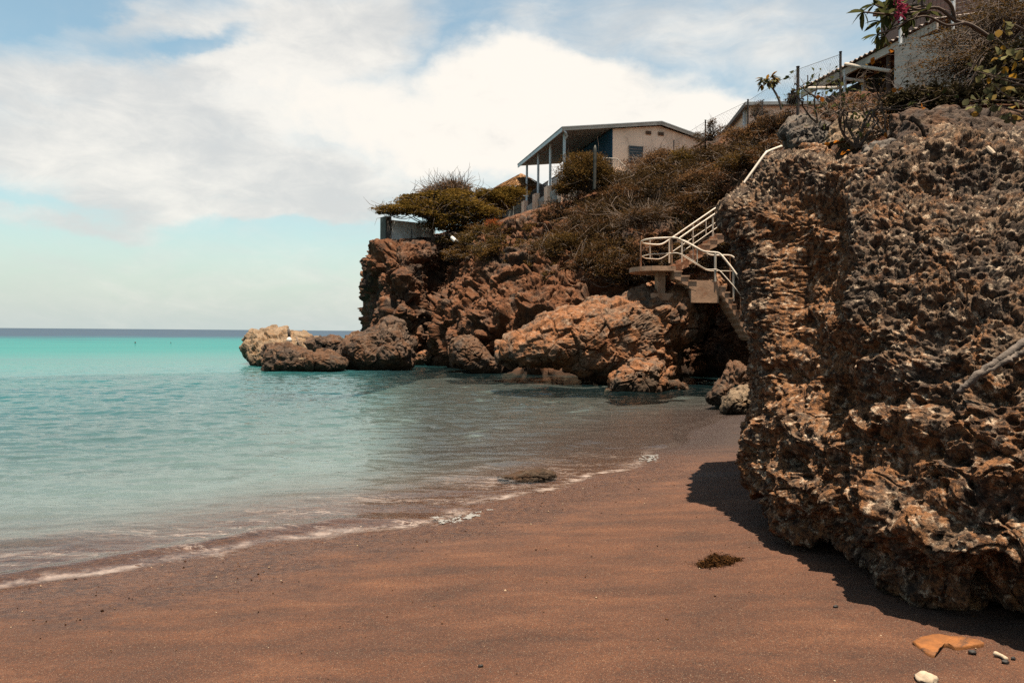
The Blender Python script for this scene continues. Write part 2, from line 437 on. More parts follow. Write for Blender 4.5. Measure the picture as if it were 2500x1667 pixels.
an = np.radians(np.concatenate([np.linspace(-180, -46, 40)[:-1], np.linspace(-46, 46, 640), np.linspace(46, 180, 40)[1:]]))
X, Y = polar(rs, an)
Z, D = sand_z(X, Y)
P3 = np.stack([X, Y, np.zeros_like(X)], 1)
near = sstep(30, 8, np.hypot(X, Y))
rp = np.stack([X*.9+Y*.25, Y*2.6-X*.5, np.zeros_like(X)], 1)
Z = Z+near*(perlin(rp*1.3)*.012+perlin(rp*3.7)*.006+perlin(P3*7)*.004+perlin(P3*19)*.003+perlin(P3*44)*.0022)
Z = Z-sstep(60, 200, np.hypot(X, Y))*1.0
m, nt, out = newmat('sand'); N = NT(nt); P = N.obj()
g1 = N.noise(P, 260, 2, .6); g2 = N.noise(P, 48, 5, .8); g3 = N.noise(N.scale(P, (.8, 2.2, 1)), 1.6, 6, .6, .3); g4 = N.noise(P, 170, 1, .5)
base = N.ramp(g3, [(.3, (.036, .0120, .0043)), (.55, (.070, .0245, .0092)), (.75, (.108, .0425, .0178))])
base = N.mix(1.0, base, N.ramp(g2, [(.25, (.36, .34, .32)), (.5, (1, 1, 1)), (.75, (1.6, 1.6, 1.6))]), 'MULTIPLY')
base = N.mix(1.0, base, N.ramp(g1, [(.3, (.42, .40, .38)), (.5, (1, 1, 1)), (.7, (1.75, 1.7, 1.65))]), 'MULTIPLY')
base = N.mix(N.math('MULTIPLY', N.rng(g4, .63, .74), .6), base, (.3, .23, .16))
wet = N.rng(N.math('ADD', N.attr('shore'), N.math('MULTIPLY', N.math('SUBTRACT', g3, .5), 1.6)), .3, 1.7, 1, 0)
gra = N.noise(N.scale(P, (.7, 1.3, 1)), 24, 5, .75)
wetc = N.mix(1.0, N.mix(N.rng(gra, .4, .65), (.018, .0075, .0045), (.085, .039, .019)), N.ramp(g1, [(.3, (.5, .5, .5)), (.7, (1.7, 1.6, 1.5))]), 'MULTIPLY')
base = N.mix(N.math('MULTIPLY', wet, .75), base, wetc)
base = N.mix(N.math('MULTIPLY', N.attr('deep'), .9), base, (.135, .168, .165))
reef = N.math('MULTIPLY', N.attr('deep'), N.rng(N.noise(N.scale(P, (.7, 1, 1)), .55, 6, .65, .7), .52, .64))
base = N.mix(N.math('MULTIPLY', reef, .55), base, (.05, .055, .045))
rocky = N.math('MULTIPLY', N.attr('bay'), N.rng(N.noise(P, .7, 5, .6, .4), .22, .42))
base = N.mix(N.math('MULTIPLY', rocky, .88), base, (.018, .010, .007))  # rock bottom coloured near black to stand in for the cliff's reflection
nb = N.bump(N.math('ADD', g1, N.math('MULTIPLY', g2, 2.0)), 1.0, .011)
N.l(N.pbsdf(base, N.rng(wet, 0, 1, .85, .45), .35, nb), out.inputs[0]); M['sand'] = m
me = mesh_np('sand_beach', np.stack([X, Y, Z], 1), grid_faces(len(rs), len(an))[:, ::-1], m, True,
             {'shore': ('POINT', D), 'deep': ('POINT', sstep(-.7, -5, D)), 'bay': ('POINT', bay(X, Y))})
tag(link('sand_beach', me), kind='structure')

# water
rs = np.concatenate([np.geomspace(3.2, 60, 760), np.geomspace(61, 30000, 120)])
an = np.radians(np.concatenate([np.linspace(-175, -44, 60)[:-1], np.linspace(-44, 44, 720), np.linspace(44, 175, 60)[1:]]))
X, Y = polar(rs, an)
SZ, D = sand_z(X, Y)
dep = -SZ
r = np.hypot(X, Y)
fade = sstep(60, 25, r)*np.clip(dep/.35+.12, 0, 1)
q = np.stack([X*.8+Y*.12, Y*1.9-X*.35, np.zeros_like(X)], 1)
Z = fade*(perlin(q*.55)*.030+perlin(q*1.5+perlin(q*.8)[:, None]*.5)*.042+ridged(q*2.4+3, 2)*.015+perlin(q*5.5)*.007+perlin(q*11)*.002)
crest = np.exp(-((-D-.35-perlin(q*.5)*.25)/.13)**2)*sstep(.1, .5, perlin(q*.35+4)+.25)*.035+np.exp(-((-D-1.6-perlin(q*.4)*.5)/.22)**2)*sstep(-.1, .4, perlin(q*.3+9))*.035
Z = Z+crest*sstep(40, 20, r)+.006
F = grid_faces(len(rs), len(an))[:, ::-1]
keep = (dep[F].max(1) > -.05)
m, nt, out = newmat('sea_water'); N = NT(nt); P = N.obj()
da = N.attr('depth')
tone = N.noise(N.scale(P, (.05, .16, 1)), 1.0, 5, .6, .3)
dd = N.math('MULTIPLY', da, N.rng(tone, .3, .7, .6, 1.5, False))
col = N.ramp(N.math('MULTIPLY', dd, 1/14), [(0.0, (.036, .076, .086)), (.07, (.024, .086, .095)), (.17, (.010, .108, .104)), (.40, (.003, .092, .094)), (.62, (.005, .043, .066)), (.85, (.006, .019, .045))])
opac = N.math('MULTIPLY', N.ramp(N.math('MULTIPLY', da, 1/3), [(0, (0, 0, 0)), (.05, (.06,)*3), (.18, (.26,)*3), (.4, (.6,)*3), (1, (.97,)*3)]), 1.0)
opac = N.math('MULTIPLY', opac, N.math('SUBTRACT', 1.0, N.math('MULTIPLY', N.attr('bay'), .72)))
w1 = N.noise(N.scale(P, (.5, 1.3, 1)), 5.5, 5, .6, .4); w2 = N.noise(N.scale(P, (.35, 1.2, 1)), .9, 4, .6, .3)
nb = N.bump(w1, .5, .022, N.bump(w2, .5, .10))
fr = N.n('ShaderNodeFresnel'); fr.inputs[0].default_value = 1.33; N.l(nb, fr.inputs['Normal'])
tr = N.n('ShaderNodeBsdfTransparent'); N.l(N.ramp(N.math('MULTIPLY', da, .5), [(0, (1, 1, 1)), (1, (.5, .85, .8))]), tr.inputs[0])
df = N.n('ShaderNodeBsdfDiffuse'); N.l(col, df.inputs[0])
gl = N.n('ShaderNodeBsdfGlossy'); gl.inputs['Roughness'].default_value = .03; N.l(nb, gl.inputs['Normal'])
x1 = N.n('ShaderNodeMixShader'); N.l(opac, x1.inputs[0]); N.l(tr.outputs[0], x1.inputs[1]); N.l(df.outputs[0], x1.inputs[2])
fac = N.math('MULTIPLY', fr.outputs[0], N.math('ADD', .40, N.math('MULTIPLY', N.rng(da, 3.5, .8), .56)))
edge = N.rng(da, -.006, .006)
fac = N.math('MULTIPLY', fac, N.math('SUBTRACT', 1.0, N.math('MULTIPLY', N.attr('bay'), .28)))  # sky mirror dimmed in the bay, helping its painted dark reflection
x2 = N.n('ShaderNodeMixShader'); N.l(N.math('MULTIPLY', fac, edge), x2.inputs[0]); N.l(x1.outputs[0], x2.inputs[1]); N.l(gl.outputs[0], x2.inputs[2])
# thin froth left by the swash
fo = N.n('ShaderNodeBsdfDiffuse'); fo.inputs[0].default_value = (.26, .21, .185, 1)
fl = N.noise(N.scale(P, (.55, 1.5, 1)), 3.4, 7, .62, 1.2)
ff = N.math('MULTIPLY', N.rng(N.math('ABSOLUTE', N.math('SUBTRACT', fl, .5)), .030, .0), N.rng(N.noise(N.scale(P, (.5, 1.6, 1)), 1.4, 5, .65, .4), .42, .62))
lace = N.math('ADD', N.math('MULTIPLY', ff, N.rng(N.attr('shore'), -2.2, -.3)), N.math('MULTIPLY', N.rng(N.math('ABSOLUTE', N.math('SUBTRACT', da, .006)), .010, .0), N.math('MULTIPLY', N.rng(N.noise(P, 2.2, 5, .7), .42, .62), .9)))
lace = N.math('MULTIPLY', N.math('MULTIPLY', lace, N.rng(da, -.012, .004)), .55)
lace = N.math('MULTIPLY', lace, N.math('SUBTRACT', 1.0, N.attr('bay')))
x3 = N.n('ShaderNodeMixShader'); N.l(lace, x3.inputs[0]); N.l(x2.outputs[0], x3.inputs[1]); N.l(fo.outputs[0], x3.inputs[2])
N.l(x3.outputs[0], out.inputs[0])
me = mesh_np('sea_water', np.stack([X, Y, Z], 1), F[keep], m, True, {'depth': ('POINT', dep), 'shore': ('POINT', D), 'bay': ('POINT', bay(X, Y))})
tag(link('sea_water', me), kind='structure')

# foam
def foam(spots, seed, n):
    ps = curve_pts([onz(*p, .01) for p in spots], 40); nu, nv = len(ps), 44
    V = np.zeros((nu, nv, 3))
    for i, p in enumerate(ps):
        t = (ps[min(i+1, nu-1)]-ps[max(i-1, 0)]).normalized(); sd = Vector((-t.y, t.x, 0))
        e = math.sin(math.pi*i/(nu-1))**.5
        for j in range(nv): V[i, j] = p+sd*(j/(nv-1)-.35)*n*e
    Pf = V.reshape(-1, 3).astype(np.float32); v_ = np.tile(np.linspace(0, 1, nv), nu)
    f1, f2, r_ = worley(Pf*60+perlin(Pf*25)[:, None]*.8); f3, f4, r3 = worley(Pf*22+seed)
    V = Pf.copy(); V[:, 2] += .004+np.maximum(0, .6-f1)*.010+.012*np.maximum(0, perlin(Pf*6+seed))*(1-v_)
    k_ = (fbm(Pf*11+seed, 3)+1.1*(.55-np.abs(v_-.35)*2.0)-sstep(.06, .22, f4-f3)*.7-sstep(.5, .2, f1)*.45) > -.03
    F_ = grid_faces(nu, nv); F_ = F_[k_[F_].sum(1) >= 3]
    return V, F_
fm = mat_plain('white_foam', (.19, .18, .168), .6, .3, 60, None, 0, 0)
for i, (sp, n, lb) in enumerate([([(1055, 1262), (1100, 1272), (1150, 1262), (1232, 1240)], .5, 'bubbly white foam at the lip of the small wave on the sand'),
                                 ([(1570, 1128), (1600, 1112), (1618, 1130)], .6, 'white splash of foam near the far end of the beach')]):
    V, F_ = foam(sp, i+3, n)
    o = link('sea_foam', mesh_np('sea_foam', V, F_, fm, True)); tag(o, lb, 'foam', kind='stuff')

# ------------------------------------------------------------------ near rock
L = lambda rows: rows
stations = [
    # px, py, depth for rows r2..r10 (bottom edge to top edge)
    [(1868, 1150, 10.8), (1850, 1080, 10.8), (1862, 990, 11), (1860, 900, 11), (1862, 750, 11), (1838, 620, 11), (1790, 520, 11), (1864, 468, 11), (1914, 405, 11.2)],
    [(1860, 1180, 8.6), (1836, 1110, 8.5), (1846, 1000, 8.6), (1845, 900, 8.9), (1848, 745, 9.2), (1820, 612, 9.4), (1765, 512, 9.6), (1846, 466, 9.9), (1904, 397, 10.4)],
    [(1848, 1205, 6.95), (1826, 1130, 6.9), (1842, 1010, 7.1), (1851, 900, 7.4), (1840, 740, 7.8), (1812, 610, 8.2), (1772, 510, 8.6), (1838, 464, 9.0), (1896, 395, 9.6)],
    [(1905, 1285, 6.1), (1895, 1180, 5.95), (1912, 1050, 6.3), (1925, 920, 6.75), (1930, 780, 7.4), (1925, 650, 7.9), (1890, 520, 8.3), (1915, 452, 8.9), (1940, 392, 9.6)],
    [(2010, 1325, 5.6), (2010, 1210, 5.35), (2010, 1080, 5.7), (2010, 940, 6.2), (2000, 800, 6.8), (2010, 660, 7.4), (2000, 540, 7.9), (1995, 455, 8.7), (2010, 388, 9.5)],
    [(2100, 1385, 5.15), (2100, 1250, 4.85), (2100, 1110, 5.2), (2090, 950, 5.65), (2075, 800, 6.1), (2070, 660, 6.8), (2065, 540, 7.6), (2085, 450, 8.4), (2110, 392, 9.3)],
    [(2275, 1468, 4.6), (2285, 1330, 4.25), (2290, 1160, 4.5), (2290, 1000, 4.95), (2290, 840, 5.5), (2290, 690, 6.2), (2290, 560, 7.0), (2290, 460, 7.9), (2290, 352, 8.9)],
    [(2500, 1465, 4.35), (2500, 1330, 3.95), (2500, 1160, 4.15), (2500, 1000, 4.5), (2500, 840, 5.1), (2500, 690, 5.9), (2500, 560, 6.7), (2500, 460, 7.6), (2500, 335, 8.7)],
    [(2800, 1500, 4.3), (2800, 1340, 3.8), (2800, 1160, 3.95), (2800, 1000, 4.3), (2800, 840, 4.9), (2800, 690, 5.7), (2800, 560, 6.5), (2800, 460, 7.4), (2800, 330, 8.5)],
    [(3500, 1500, 4.6), (3500, 1340, 4.2), (3500, 1160, 4.3), (3500, 1000, 4.6), (3500, 840, 5.1), (3500, 690, 5.8), (3500, 560, 6.6), (3500, 460, 7.5), (3500, 370, 8.6)],
]
net = []
for i, st in enumerate(stations):
    d1 = st[1][2]; d3 = st[3][2]; e3 = d1+(d3-d1)*.5
    rows = [at(x, y, d if k_ <= 1 else (d1+(d-d1)*.5 if k_ <= 3 else e3+(d-d3)*.42)) for k_, (x, y, d) in enumerate(st)]
    if i < 2: rows = [at(x, y, d-(.9 if k_ > 4 else .5)) for k_, (x, y, d) in enumerate(st)]
    b = rows[0]
    k = 1.0 if i >= 2 else .5
    under = [Vector((b.x+1.3*k, b.y+1.0*k, -.25)), Vector((b.x+1.05*k, b.y+.75*k, .2)), Vector((b.x+.5*k, b.y+.35*k, b.z+.02))]
    t = rows[-1]
    over = [Vector((t.x+.5, t.y+1.0, t.z+.02)), Vector((t.x+2.0, t.y+2.6, t.z-.4))]
    net.append(under+rows+over)
NETR = np.array([[tuple(v) for v in row] for row in net])
G, tu, tv = net_surface(NETR, [24, 50, 130, 100, 100, 150, 150, 60, 20], [16, 20, 40, 70, 75, 75, 75, 70, 65, 60, 55, 40, 14])
ROCK_BVH = bvh_of(net_surface(NETR, [6]*9, [5]*13)[0])
a, b = G.shape[:2]
nrm = grid_normals(G).reshape(-1, 3); Pt = G.reshape(-1, 3).astype(np.float32)
big, pits, small, clink = karst(Pt, 1.0)
TU = np.repeat(tu, b); TV = np.tile(tv, a)
# the hollow left of the prow edge is smoother and orange; the slope right of it is clinkery
hollow = sstep(2.3, 3.0, TU)*sstep(5.2, 4.6, TU+.25*perlin(Pt*1.5))*sstep(5.0, 6.2, TV)*sstep(10.4, 9.2, TV)
patch = sstep(.1, .5, fbm(Pt*.8+21, 3))
belly = sstep(7.5, 5.5, TV)
smooth_ = np.clip(np.maximum(hollow*.75, patch*.55*belly), 0, 1)
vein = sstep(.10, 0, np.abs(perlin(Pt*np.array((.9, .9, .7), np.float32)+40)+.25*perlin(Pt*3)))*.07
lumps = np.maximum(perlin(Pt*2.4+11), 0)*.16+np.maximum(perlin(Pt*5.1+3), 0)*.07
coarse = .55+.75*belly
f1c, f2c, rc = worley(Pt*np.array((17, 17, 24), np.float32)+perlin(Pt*9)[:, None]*.5)
grit = (.5-f1c)*.032*(.4+rc)+ridged(Pt*np.array((26, 26, 38), np.float32), 2)*.006
warp = np.stack([perlin(Pt*3+1), perlin(Pt*3+31), perlin(Pt*3+61)], 1)
f1d, f2d, rd = worley((Pt+.10*warp)*np.array((4.6, 4.6, 6.4), np.float32))
scoop = np.minimum(f1d-.42, .25)*.15*(.5+rd)
f1e, f2e, re_ = worley((Pt+.2*warp)*np.array((1.9, 1.9, 2.6), np.float32)+5.5)
caves = -sstep(.45, .15, f1e)*re_*.26*(.35+.65*belly)
f1g, f2g, rg = worley((Pt+.05*warp)*np.array((12.5, 12.5, 16), np.float32))
holes = -sstep(.48, .2, f1g)*(rg > .5)*.045
round_ = (np.sqrt(np.maximum(0, 1-f1g*f1g*1.5)))*.03
f1h, f2h, rh = worley((Pt+.03*warp)*np.array((22, 22, 30), np.float32))
gr = np.sqrt(np.maximum(0, 1-f1h*f1h*1.6))*.02*(.4+rh)
sw = (Pt[:, 2]*2.1+.55*perlin(Pt*.8+70)+.2*perlin(Pt*2.2))
ledge = (sstep(0, .75, sw-np.floor(sw))-sstep(.78, 1, sw-np.floor(sw))-.5)*.085*(.25+.75*belly)*sstep(2.2, 4.0, TU)
crack = -sstep(.06, 0, f2e-f1e)*.035*belly
top = 1-belly
disp = big*.42+lumps*.6-.07+caves*(1-.4*top)+ledge+crack+pits*(1-.3*smooth_)*coarse*.6+scoop*(1-.5*smooth_)*(1-.45*top)+(round_*(.3+1.5*top)+gr*(.8+.9*top)+holes*(.5+.8*belly)+clink*(.55+.5*top))*(1-.6*smooth_)-vein*.35-hollow*.22
nj = nrm+.35*np.stack([perlin(Pt*6+1), perlin(Pt*6+22), perlin(Pt*6+43)], 1)
edge_f = np.ones(len(Pt))
sgn = -1.0 if (nrm.reshape(a, b, 3)[a//2, b//2] @ np.array((-.6, -.6, .3))) < 0 else 1.0
V = Pt+sgn*nj*disp[:, None]
F = grid_faces(a, b)
if sgn < 0: F = F[:, ::-1]
orange = np.clip(hollow*.9+belly*.45+.3*perlin(Pt*.9+8), 0, 1)
o = link('rock_outcrop', mesh_np('rock_outcrop', V, F, M['rock_fg'], True, {'orange': ('POINT', orange)}))
tag(o, 'huge pitted limestone outcrop overhanging the sand at the right of the beach', 'rock')

# ------------------------------------------------------------------ headland
Zr = {}
def hl(rows, back):
    out_ = [Vector((at(*rows[0]).x, at(*rows[0]).y, -2.0))]+[at(*p) for p in rows]+[Vector(q) for q in back]
    return out_
cols = [
    hl([(935, 850, 58), (930, 790, 58), (928, 700, 58), (940, 630, 58), (965, 600, 58), (985, 590, 60)], [at_z(1010, 64, 6.5)]),
    hl([(916, 850, 51), (914, 790, 51), (911, 690, 51), (926, 625, 51.5), (952, 598, 52), (965, 588, 56)], [at_z(985, 66, 6.5)]),
    hl([(908, 872, 46), (909, 790, 46), (905, 690, 46.5), (918, 628, 47), (944, 598, 48), (960, 588, 54)], [at_z(970, 68, 6.8)]),
    hl([(965, 885, 42.5), (960, 800, 42), (960, 700, 43), (965, 625, 44.5), (985, 590, 46.5), (1000, 580, 53)], [at_z(1010, 68, 7.5)]),
    hl([(1020, 890, 43), (1015, 800, 42.5), (1020, 700, 43.5), (1035, 630, 45), (1055, 590, 47), (1060, 575, 53)], [at_z(1060, 68, 8)]),
    hl([(1040, 890, 43.5), (1035, 810, 45), (1060, 715, 46.5), (1095, 640, 47.5), (1115, 590, 48.5), (1125, 560, 53)], [at_z(1120, 68, 8.5)]),
    hl([(1130, 890, 38), (1100, 800, 39), (1120, 715, 41.5), (1150, 630, 44), (1180, 565, 46.5), (1190, 540, 51)], [at_z(1190, 68, 9)]),
    hl([(1280, 890, 34), (1270, 800, 34.5), (1275, 700, 37), (1265, 600, 41), (1275, 530, 45), (1290, 520, 50)], [at_z(1290, 68, 9.8)]),
    hl([(1450, 890, 32.5), (1440, 800, 33.5), (1435, 690, 36), (1425, 580, 39), (1440, 488, 42.5), (1445, 458, 48)], [at_z(1450, 68, 10)]),
    hl([(1620, 890, 32), (1620, 790, 33), (1620, 690, 34), (1620, 560, 36), (1620, 440, 40), (1620, 398, 46)], [at_z(1620, 70, 11)]),
    hl([(1740, 900, 33), (1750, 790, 33), (1755, 690, 32.2), (1760, 540, 33.5), (1760, 410, 37), (1765, 330, 43)], [at_z(1760, 70, 13)]),
    hl([(1835, 900, 29), (1840, 790, 28), (1840, 680, 28), (1845, 540, 28.5), (1850, 400, 31), (1850, 315, 38)], [at_z(1850, 70, 13)]),
    hl([(1920, 950, 20), (1920, 800, 20.2), (1920, 670, 20.5), (1925, 530, 21), (1930, 400, 22.5), (1930, 300, 33)], [at_z(1930, 70, 12)]),
    hl([(2050, 1000, 13.5), (2050, 800, 13.6), (2050, 670, 13.8), (2050, 520, 14), (2055, 385, 14.5), (2060, 245, 22)], [at_z(2070, 27, 9.4), at_z(2060, 60, 9.8)]),
    hl([(2280, 1000, 11), (2280, 800, 11.1), (2280, 670, 11.2), (2280, 520, 11.3), (2285, 370, 11.6), (2290, 300, 13)], [at_z(2290, 16.5, 6.2), at_z(2290, 50, 7)]),
    hl([(2560, 1000, 10), (2560, 800, 10.1), (2560, 670, 10.1), (2560, 520, 10.2), (2565, 350, 10.6), (2570, 290, 12)], [at_z(2570, 15.5, 5.7), at_z(2570, 50, 6.5)]),
    hl([(3300, 1000, 10), (3300, 800, 10.1), (3300, 670, 10.1), (3300, 520, 10.2), (3300, 350, 10.6), (3300, 280, 12)], [at_z(3300, 15.5, 5.7), at_z(3300, 50, 6.5)]),
]
NETH = np.array([[tuple(v) for v in (row if len(row) == 9 else row[:-1]+[row[-2].lerp(row[-1], .12)+Vector((0, 0, .1)), row[-1]])] for row in cols])
G, tu, tv = net_surface(NETH, [14, 24, 60, 60, 50, 70, 110, 110, 100, 60, 40, 30, 30, 20, 14, 10], [10, 70, 75, 75, 75, 40, 14, 20])
HEAD_BVH = bvh_of(net_surface(NETH, [5]*16, [6]*8)[0])
a, b = G.shape[:2]
nrm = grid_normals(G).reshape(-1, 3); Pt = G.reshape(-1, 3).astype(np.float32)
big, pits, small, clink = karst(Pt, 3.6)
lumps = np.maximum(perlin(Pt*.55+11), 0)*.7+np.maximum(perlin(Pt*1.3+3), 0)*.35
grit = ridged(Pt*np.array((2.2, 2.2, 3.0), np.float32), 4, .6)*.07
vert = ridged(Pt*np.array((.5, .5, .12), np.float32)+3, 2)*.16
wr = np.stack([perlin(Pt*.6+1), perlin(Pt*.6+31), perlin(Pt*.6+61)], 1)
f1a, f2a, ra = worley((Pt+.8*wr)*np.array((.42, .42, .30), np.float32))
f1b, f2b, rb = worley((Pt+.4*wr)*np.array((1.1, 1.1, .85), np.float32))
block = (ra-.5)*1.1*sstep(0, .1, f2a-f1a)-sstep(.10, 0, f2a-f1a)*.45+(rb-.5)*.42-sstep(.10, 0, f2b-f1b)*.16
f1c, f2c, rc = worley((Pt+.1*wr)*3.2)
disp = big*1.2+pits*2.4+small*2.4+lumps*.6-.2+grit*1.3+vert+clink*1.4+block-sstep(.5, .2, f1c)*rc*.14
TU = np.repeat(tu, b); TV = np.tile(tv, a)
flat = sstep(4.4, 5.2, TV)
disp *= (1-.85*flat)*(1-.55*sstep(8.5, 11.5, TU))
mid = nrm.reshape(a, b, 3)[a//2, b//3]
sgn = -1.0 if mid @ np.array((-.3, -.9, .2)) < 0 else 1.0
V = Pt+sgn*(nrm+.3*np.stack([perlin(Pt*1.5+1), perlin(Pt*1.5+22), perlin(Pt*1.5+43)], 1))*disp[:, None]
F = grid_faces(a, b)
if sgn < 0: F = F[:, ::-1]
orange = np.clip(.5+.6*perlin(Pt*.25+8), 0, 1)
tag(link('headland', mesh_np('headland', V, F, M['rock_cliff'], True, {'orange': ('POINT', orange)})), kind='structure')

# ------------------------------------------------------------------ boulders from outlines
def outline_rock(name, poly, d, tf, tb, mat, label, cat='rock', seed=0, na=150, nr=70, amp=.05, ksc=None, lean=0.0, pw=.62, center=None, group=None, rough=1.0):
    poly = np.array(poly, float)
    c = np.array(center, float) if center else poly.mean(0)
    seg = np.roll(poly, -1, 0)-poly; ln = np.hypot(seg[:, 0], seg[:, 1]); cum_ = np.concatenate([[0], np.cumsum(ln)])
    s_ = np.linspace(0, cum_[-1], na, endpoint=False); idx = np.searchsorted(cum_, s_, 'right')-1
    f_ = (s_-cum_[idx])/ln[idx]; pts = poly[idx]+seg[idx]*f_[:, None]
    for _ in range(2): pts = .25*np.roll(pts, 1, 0)+.5*pts+.25*np.roll(pts, -1, 0)
    ph = np.linspace(0.02, math.pi-.02, nr)
    G = np.zeros((na, nr, 3))
    for j, p in enumerate(ph):
        s1 = math.sin(p)**pw; co = math.cos(p)
        dep_ = -tf*co if co > 0 else -tb*co
        q = c+(pts-c)*s1
        for i in range(na):
            dd = d+dep_+lean*(c[1]-q[i, 1])/FPX*d
            G[i, j] = at(q[i, 0], q[i, 1], dd)
    Pt = G.reshape(-1, 3).astype(np.float32)
    Gw = np.concatenate([G[-1:], G, G[:1]], 0); nrm = grid_normals(Gw)[1:-1].reshape(-1, 3)
    cen = np.array(at(c[0], c[1], d))
    if ((nrm*(Pt-cen)).sum(1)).mean() < 0: nrm = -nrm; flip = True
    else: flip = False
    s_k = ksc if ksc else amp*8
    big, pits, small, clink = karst(Pt+seed*13.7, s_k)
    lum_ = np.maximum(perlin(Pt/s_k*2.2+seed), 0)*.14+np.maximum(perlin(Pt/s_k*5+seed), 0)*.06
    wr = np.stack([perlin(Pt/s_k+1), perlin(Pt/s_k+31), perlin(Pt/s_k+61)], 1)*s_k*.3
    f1a, f2a, ra = worley((Pt+wr)/s_k*1.5+seed); f1c, f2c, rc = worley((Pt+wr*.3)/s_k*9+seed)
    block = (ra-.5)*.22*sstep(0, .1, f2a-f1a)-sstep(.08, 0, f2a-f1a)*.10-sstep(.5, .2, f1c)*rc*.06*rough
    disp = s_k*(big*.45+pits*.9*rough+small*.9*rough+clink*.8*rough+lum_-.03+block)
    V = Pt+nrm*disp[:, None]
    F = grid_faces(na, nr, True)
    if flip: F = F[:, ::-1]
    orange = np.clip(.4+.6*perlin(Pt*.5+seed), 0, 1)
    me = mesh_np(name, V, F, mat, True, {'orange': ('POINT', orange)})
    return tag(link(name, me), label, cat, group)

outline_rock('boulder', [(1210, 858), (1213, 838), (1239, 824), (1289, 797), (1328, 767), (1373, 750), (1408, 750), (1438, 732), (1477, 728), (1489, 734), (1527, 724), (1572, 700), (1617, 692), (1676, 686), (1712, 676), (1752, 670), (1772, 700), (1752, 745), (1738, 775), (1726, 805), (1700, 832), (1668, 850), (1662, 890), (1664, 930), (1640, 942), (1560, 946), (1470, 938), (1408, 914), (1355, 892), (1298, 890), (1245, 890), (1215, 882)],
             28.4, 2.0, 2.6, M['rock_boulder'], 'broad slanting boulder carrying the concrete staircase at the cliff foot', seed=1, na=420, nr=260, ksc=.95, lean=.25, center=(1490, 835), rough=.8)
outline_rock('boulder', [(595, 845), (600, 822), (607, 806), (628, 806), (649, 804), (670, 798), (700, 798), (712, 808), (735, 812), (755, 820), (775, 828), (792, 838), (797, 860), (770, 890), (720, 900), (664, 896), (620, 888), (602, 868)],
             41, 2.0, 2.2, M['rock_pale'], 'pale flat-topped sea boulder farthest out in the water', seed=2, na=240, nr=130, ksc=1.2, lean=1.4, rough=.8)
outline_rock('boulder', [(637, 862), (647, 848), (673, 844), (703, 840), (727, 848), (750, 852), (768, 856), (798, 858), (822, 865), (839, 877), (850, 888), (835, 905), (768, 912), (679, 914), (646, 908), (640, 885)],
             35, 1.3, 1.4, M['rock_sea'], 'long low sea rock in front of the pale flat-topped boulder', seed=3, na=240, nr=130, ksc=.9, lean=.5)
outline_rock('boulder', [(730, 835), (750, 826), (775, 823), (800, 821), (820, 823), (840, 830), (845, 850), (835, 885), (780, 885), (740, 875)],
             39.5, 1.0, 1.5, M['rock_sea'], 'small dark rock squeezed between the flat-topped boulder and the humped boulder', seed=4, na=140, nr=80, ksc=.8)
outline_rock('boulder', [(820, 850), (832, 829), (846, 818), (884, 812), (902, 804), (923, 799), (935, 784), (959, 779), (983, 790), (989, 805), (995, 826), (1010, 841), (1014, 862), (1006, 892), (977, 905), (917, 908), (858, 908), (832, 890)],
             37, 1.8, 1.8, M['rock_sea'], 'dark humped sea boulder at the tip of the cliff foot', seed=5, na=280, nr=150, ksc=1.1, lean=.5)
outline_rock('boulder', [(1009, 882), (1019, 861), (1036, 855), (1053, 859), (1057, 874), (1045, 888), (1020, 888)],
             41.5, .5, .8, M['rock_boulder'], 'little orange rock in the dark gap beside the humped boulder', seed=6, na=90, nr=60, ksc=.5)
outline_rock('boulder', [(1095, 858), (1104, 830), (1125, 821), (1152, 825), (1173, 843), (1190, 865), (1211, 883), (1229, 892), (1224, 908), (1185, 912), (1143, 908), (1108, 890)],
             34.5, 1.1, 1.3, M['rock_sea'], 'rounded brown rock at the waterline left of the slanting boulder', seed=7, na=200, nr=110, ksc=.8, lean=.4)
outline_rock('boulder', [(1482, 955), (1493, 927), (1508, 900), (1530, 888), (1557, 878), (1581, 884), (1602, 881), (1618, 888), (1622, 912), (1630, 948), (1626, 968), (1557, 972), (1490, 968)],
             24.6, 1.0, 1.2, M['rock_boulder'], 'squat orange boulder standing in the water before the slanting boulder', seed=8, na=220, nr=120, ksc=.8, lean=.4)
outline_rock('boulder', [(1618, 945), (1630, 930), (1652, 928), (1672, 940), (1682, 950), (1670, 960), (1630, 960)],
             25.2, .5, .7, M['rock_boulder'], 'low flat stone at the mouth of the dark cave', seed=9, na=100, nr=60, ksc=.4)
outline_rock('boulder', [(1728, 975), (1745, 950), (1768, 932), (1778, 890), (1795, 881), (1813, 898), (1845, 900), (1870, 930), (1860, 985), (1810, 995), (1760, 992)],
             20, .8, 1.0, M['rock_sea'], 'jagged brown rock rising beside the cave at the beach end', seed=10, na=180, nr=110, ksc=.7, lean=.4)
outline_rock('boulder', [(1762, 998), (1769, 975), (1793, 957), (1817, 939), (1846, 931), (1885, 940), (1890, 1010), (1845, 1020), (1805, 1020), (1771, 1010)],
             18, .6, .9, M['rock_pale'], 'pale yellow boulder tucked against the overhanging outcrop', seed=11, na=160, nr=90, ksc=.6, lean=.5)
outline_rock('boulder', [(1216, 1166), (1250, 1157), (1280, 1150), (1312, 1146), (1340, 1148), (1360, 1158), (1350, 1180), (1282, 1188), (1230, 1184)],
             9.7, .22, .3, M['rock_boulder'], 'wet brown rock barely breaking the shallow water', seed=12, na=130, nr=80, ksc=.13, lean=.5, rough=.5)
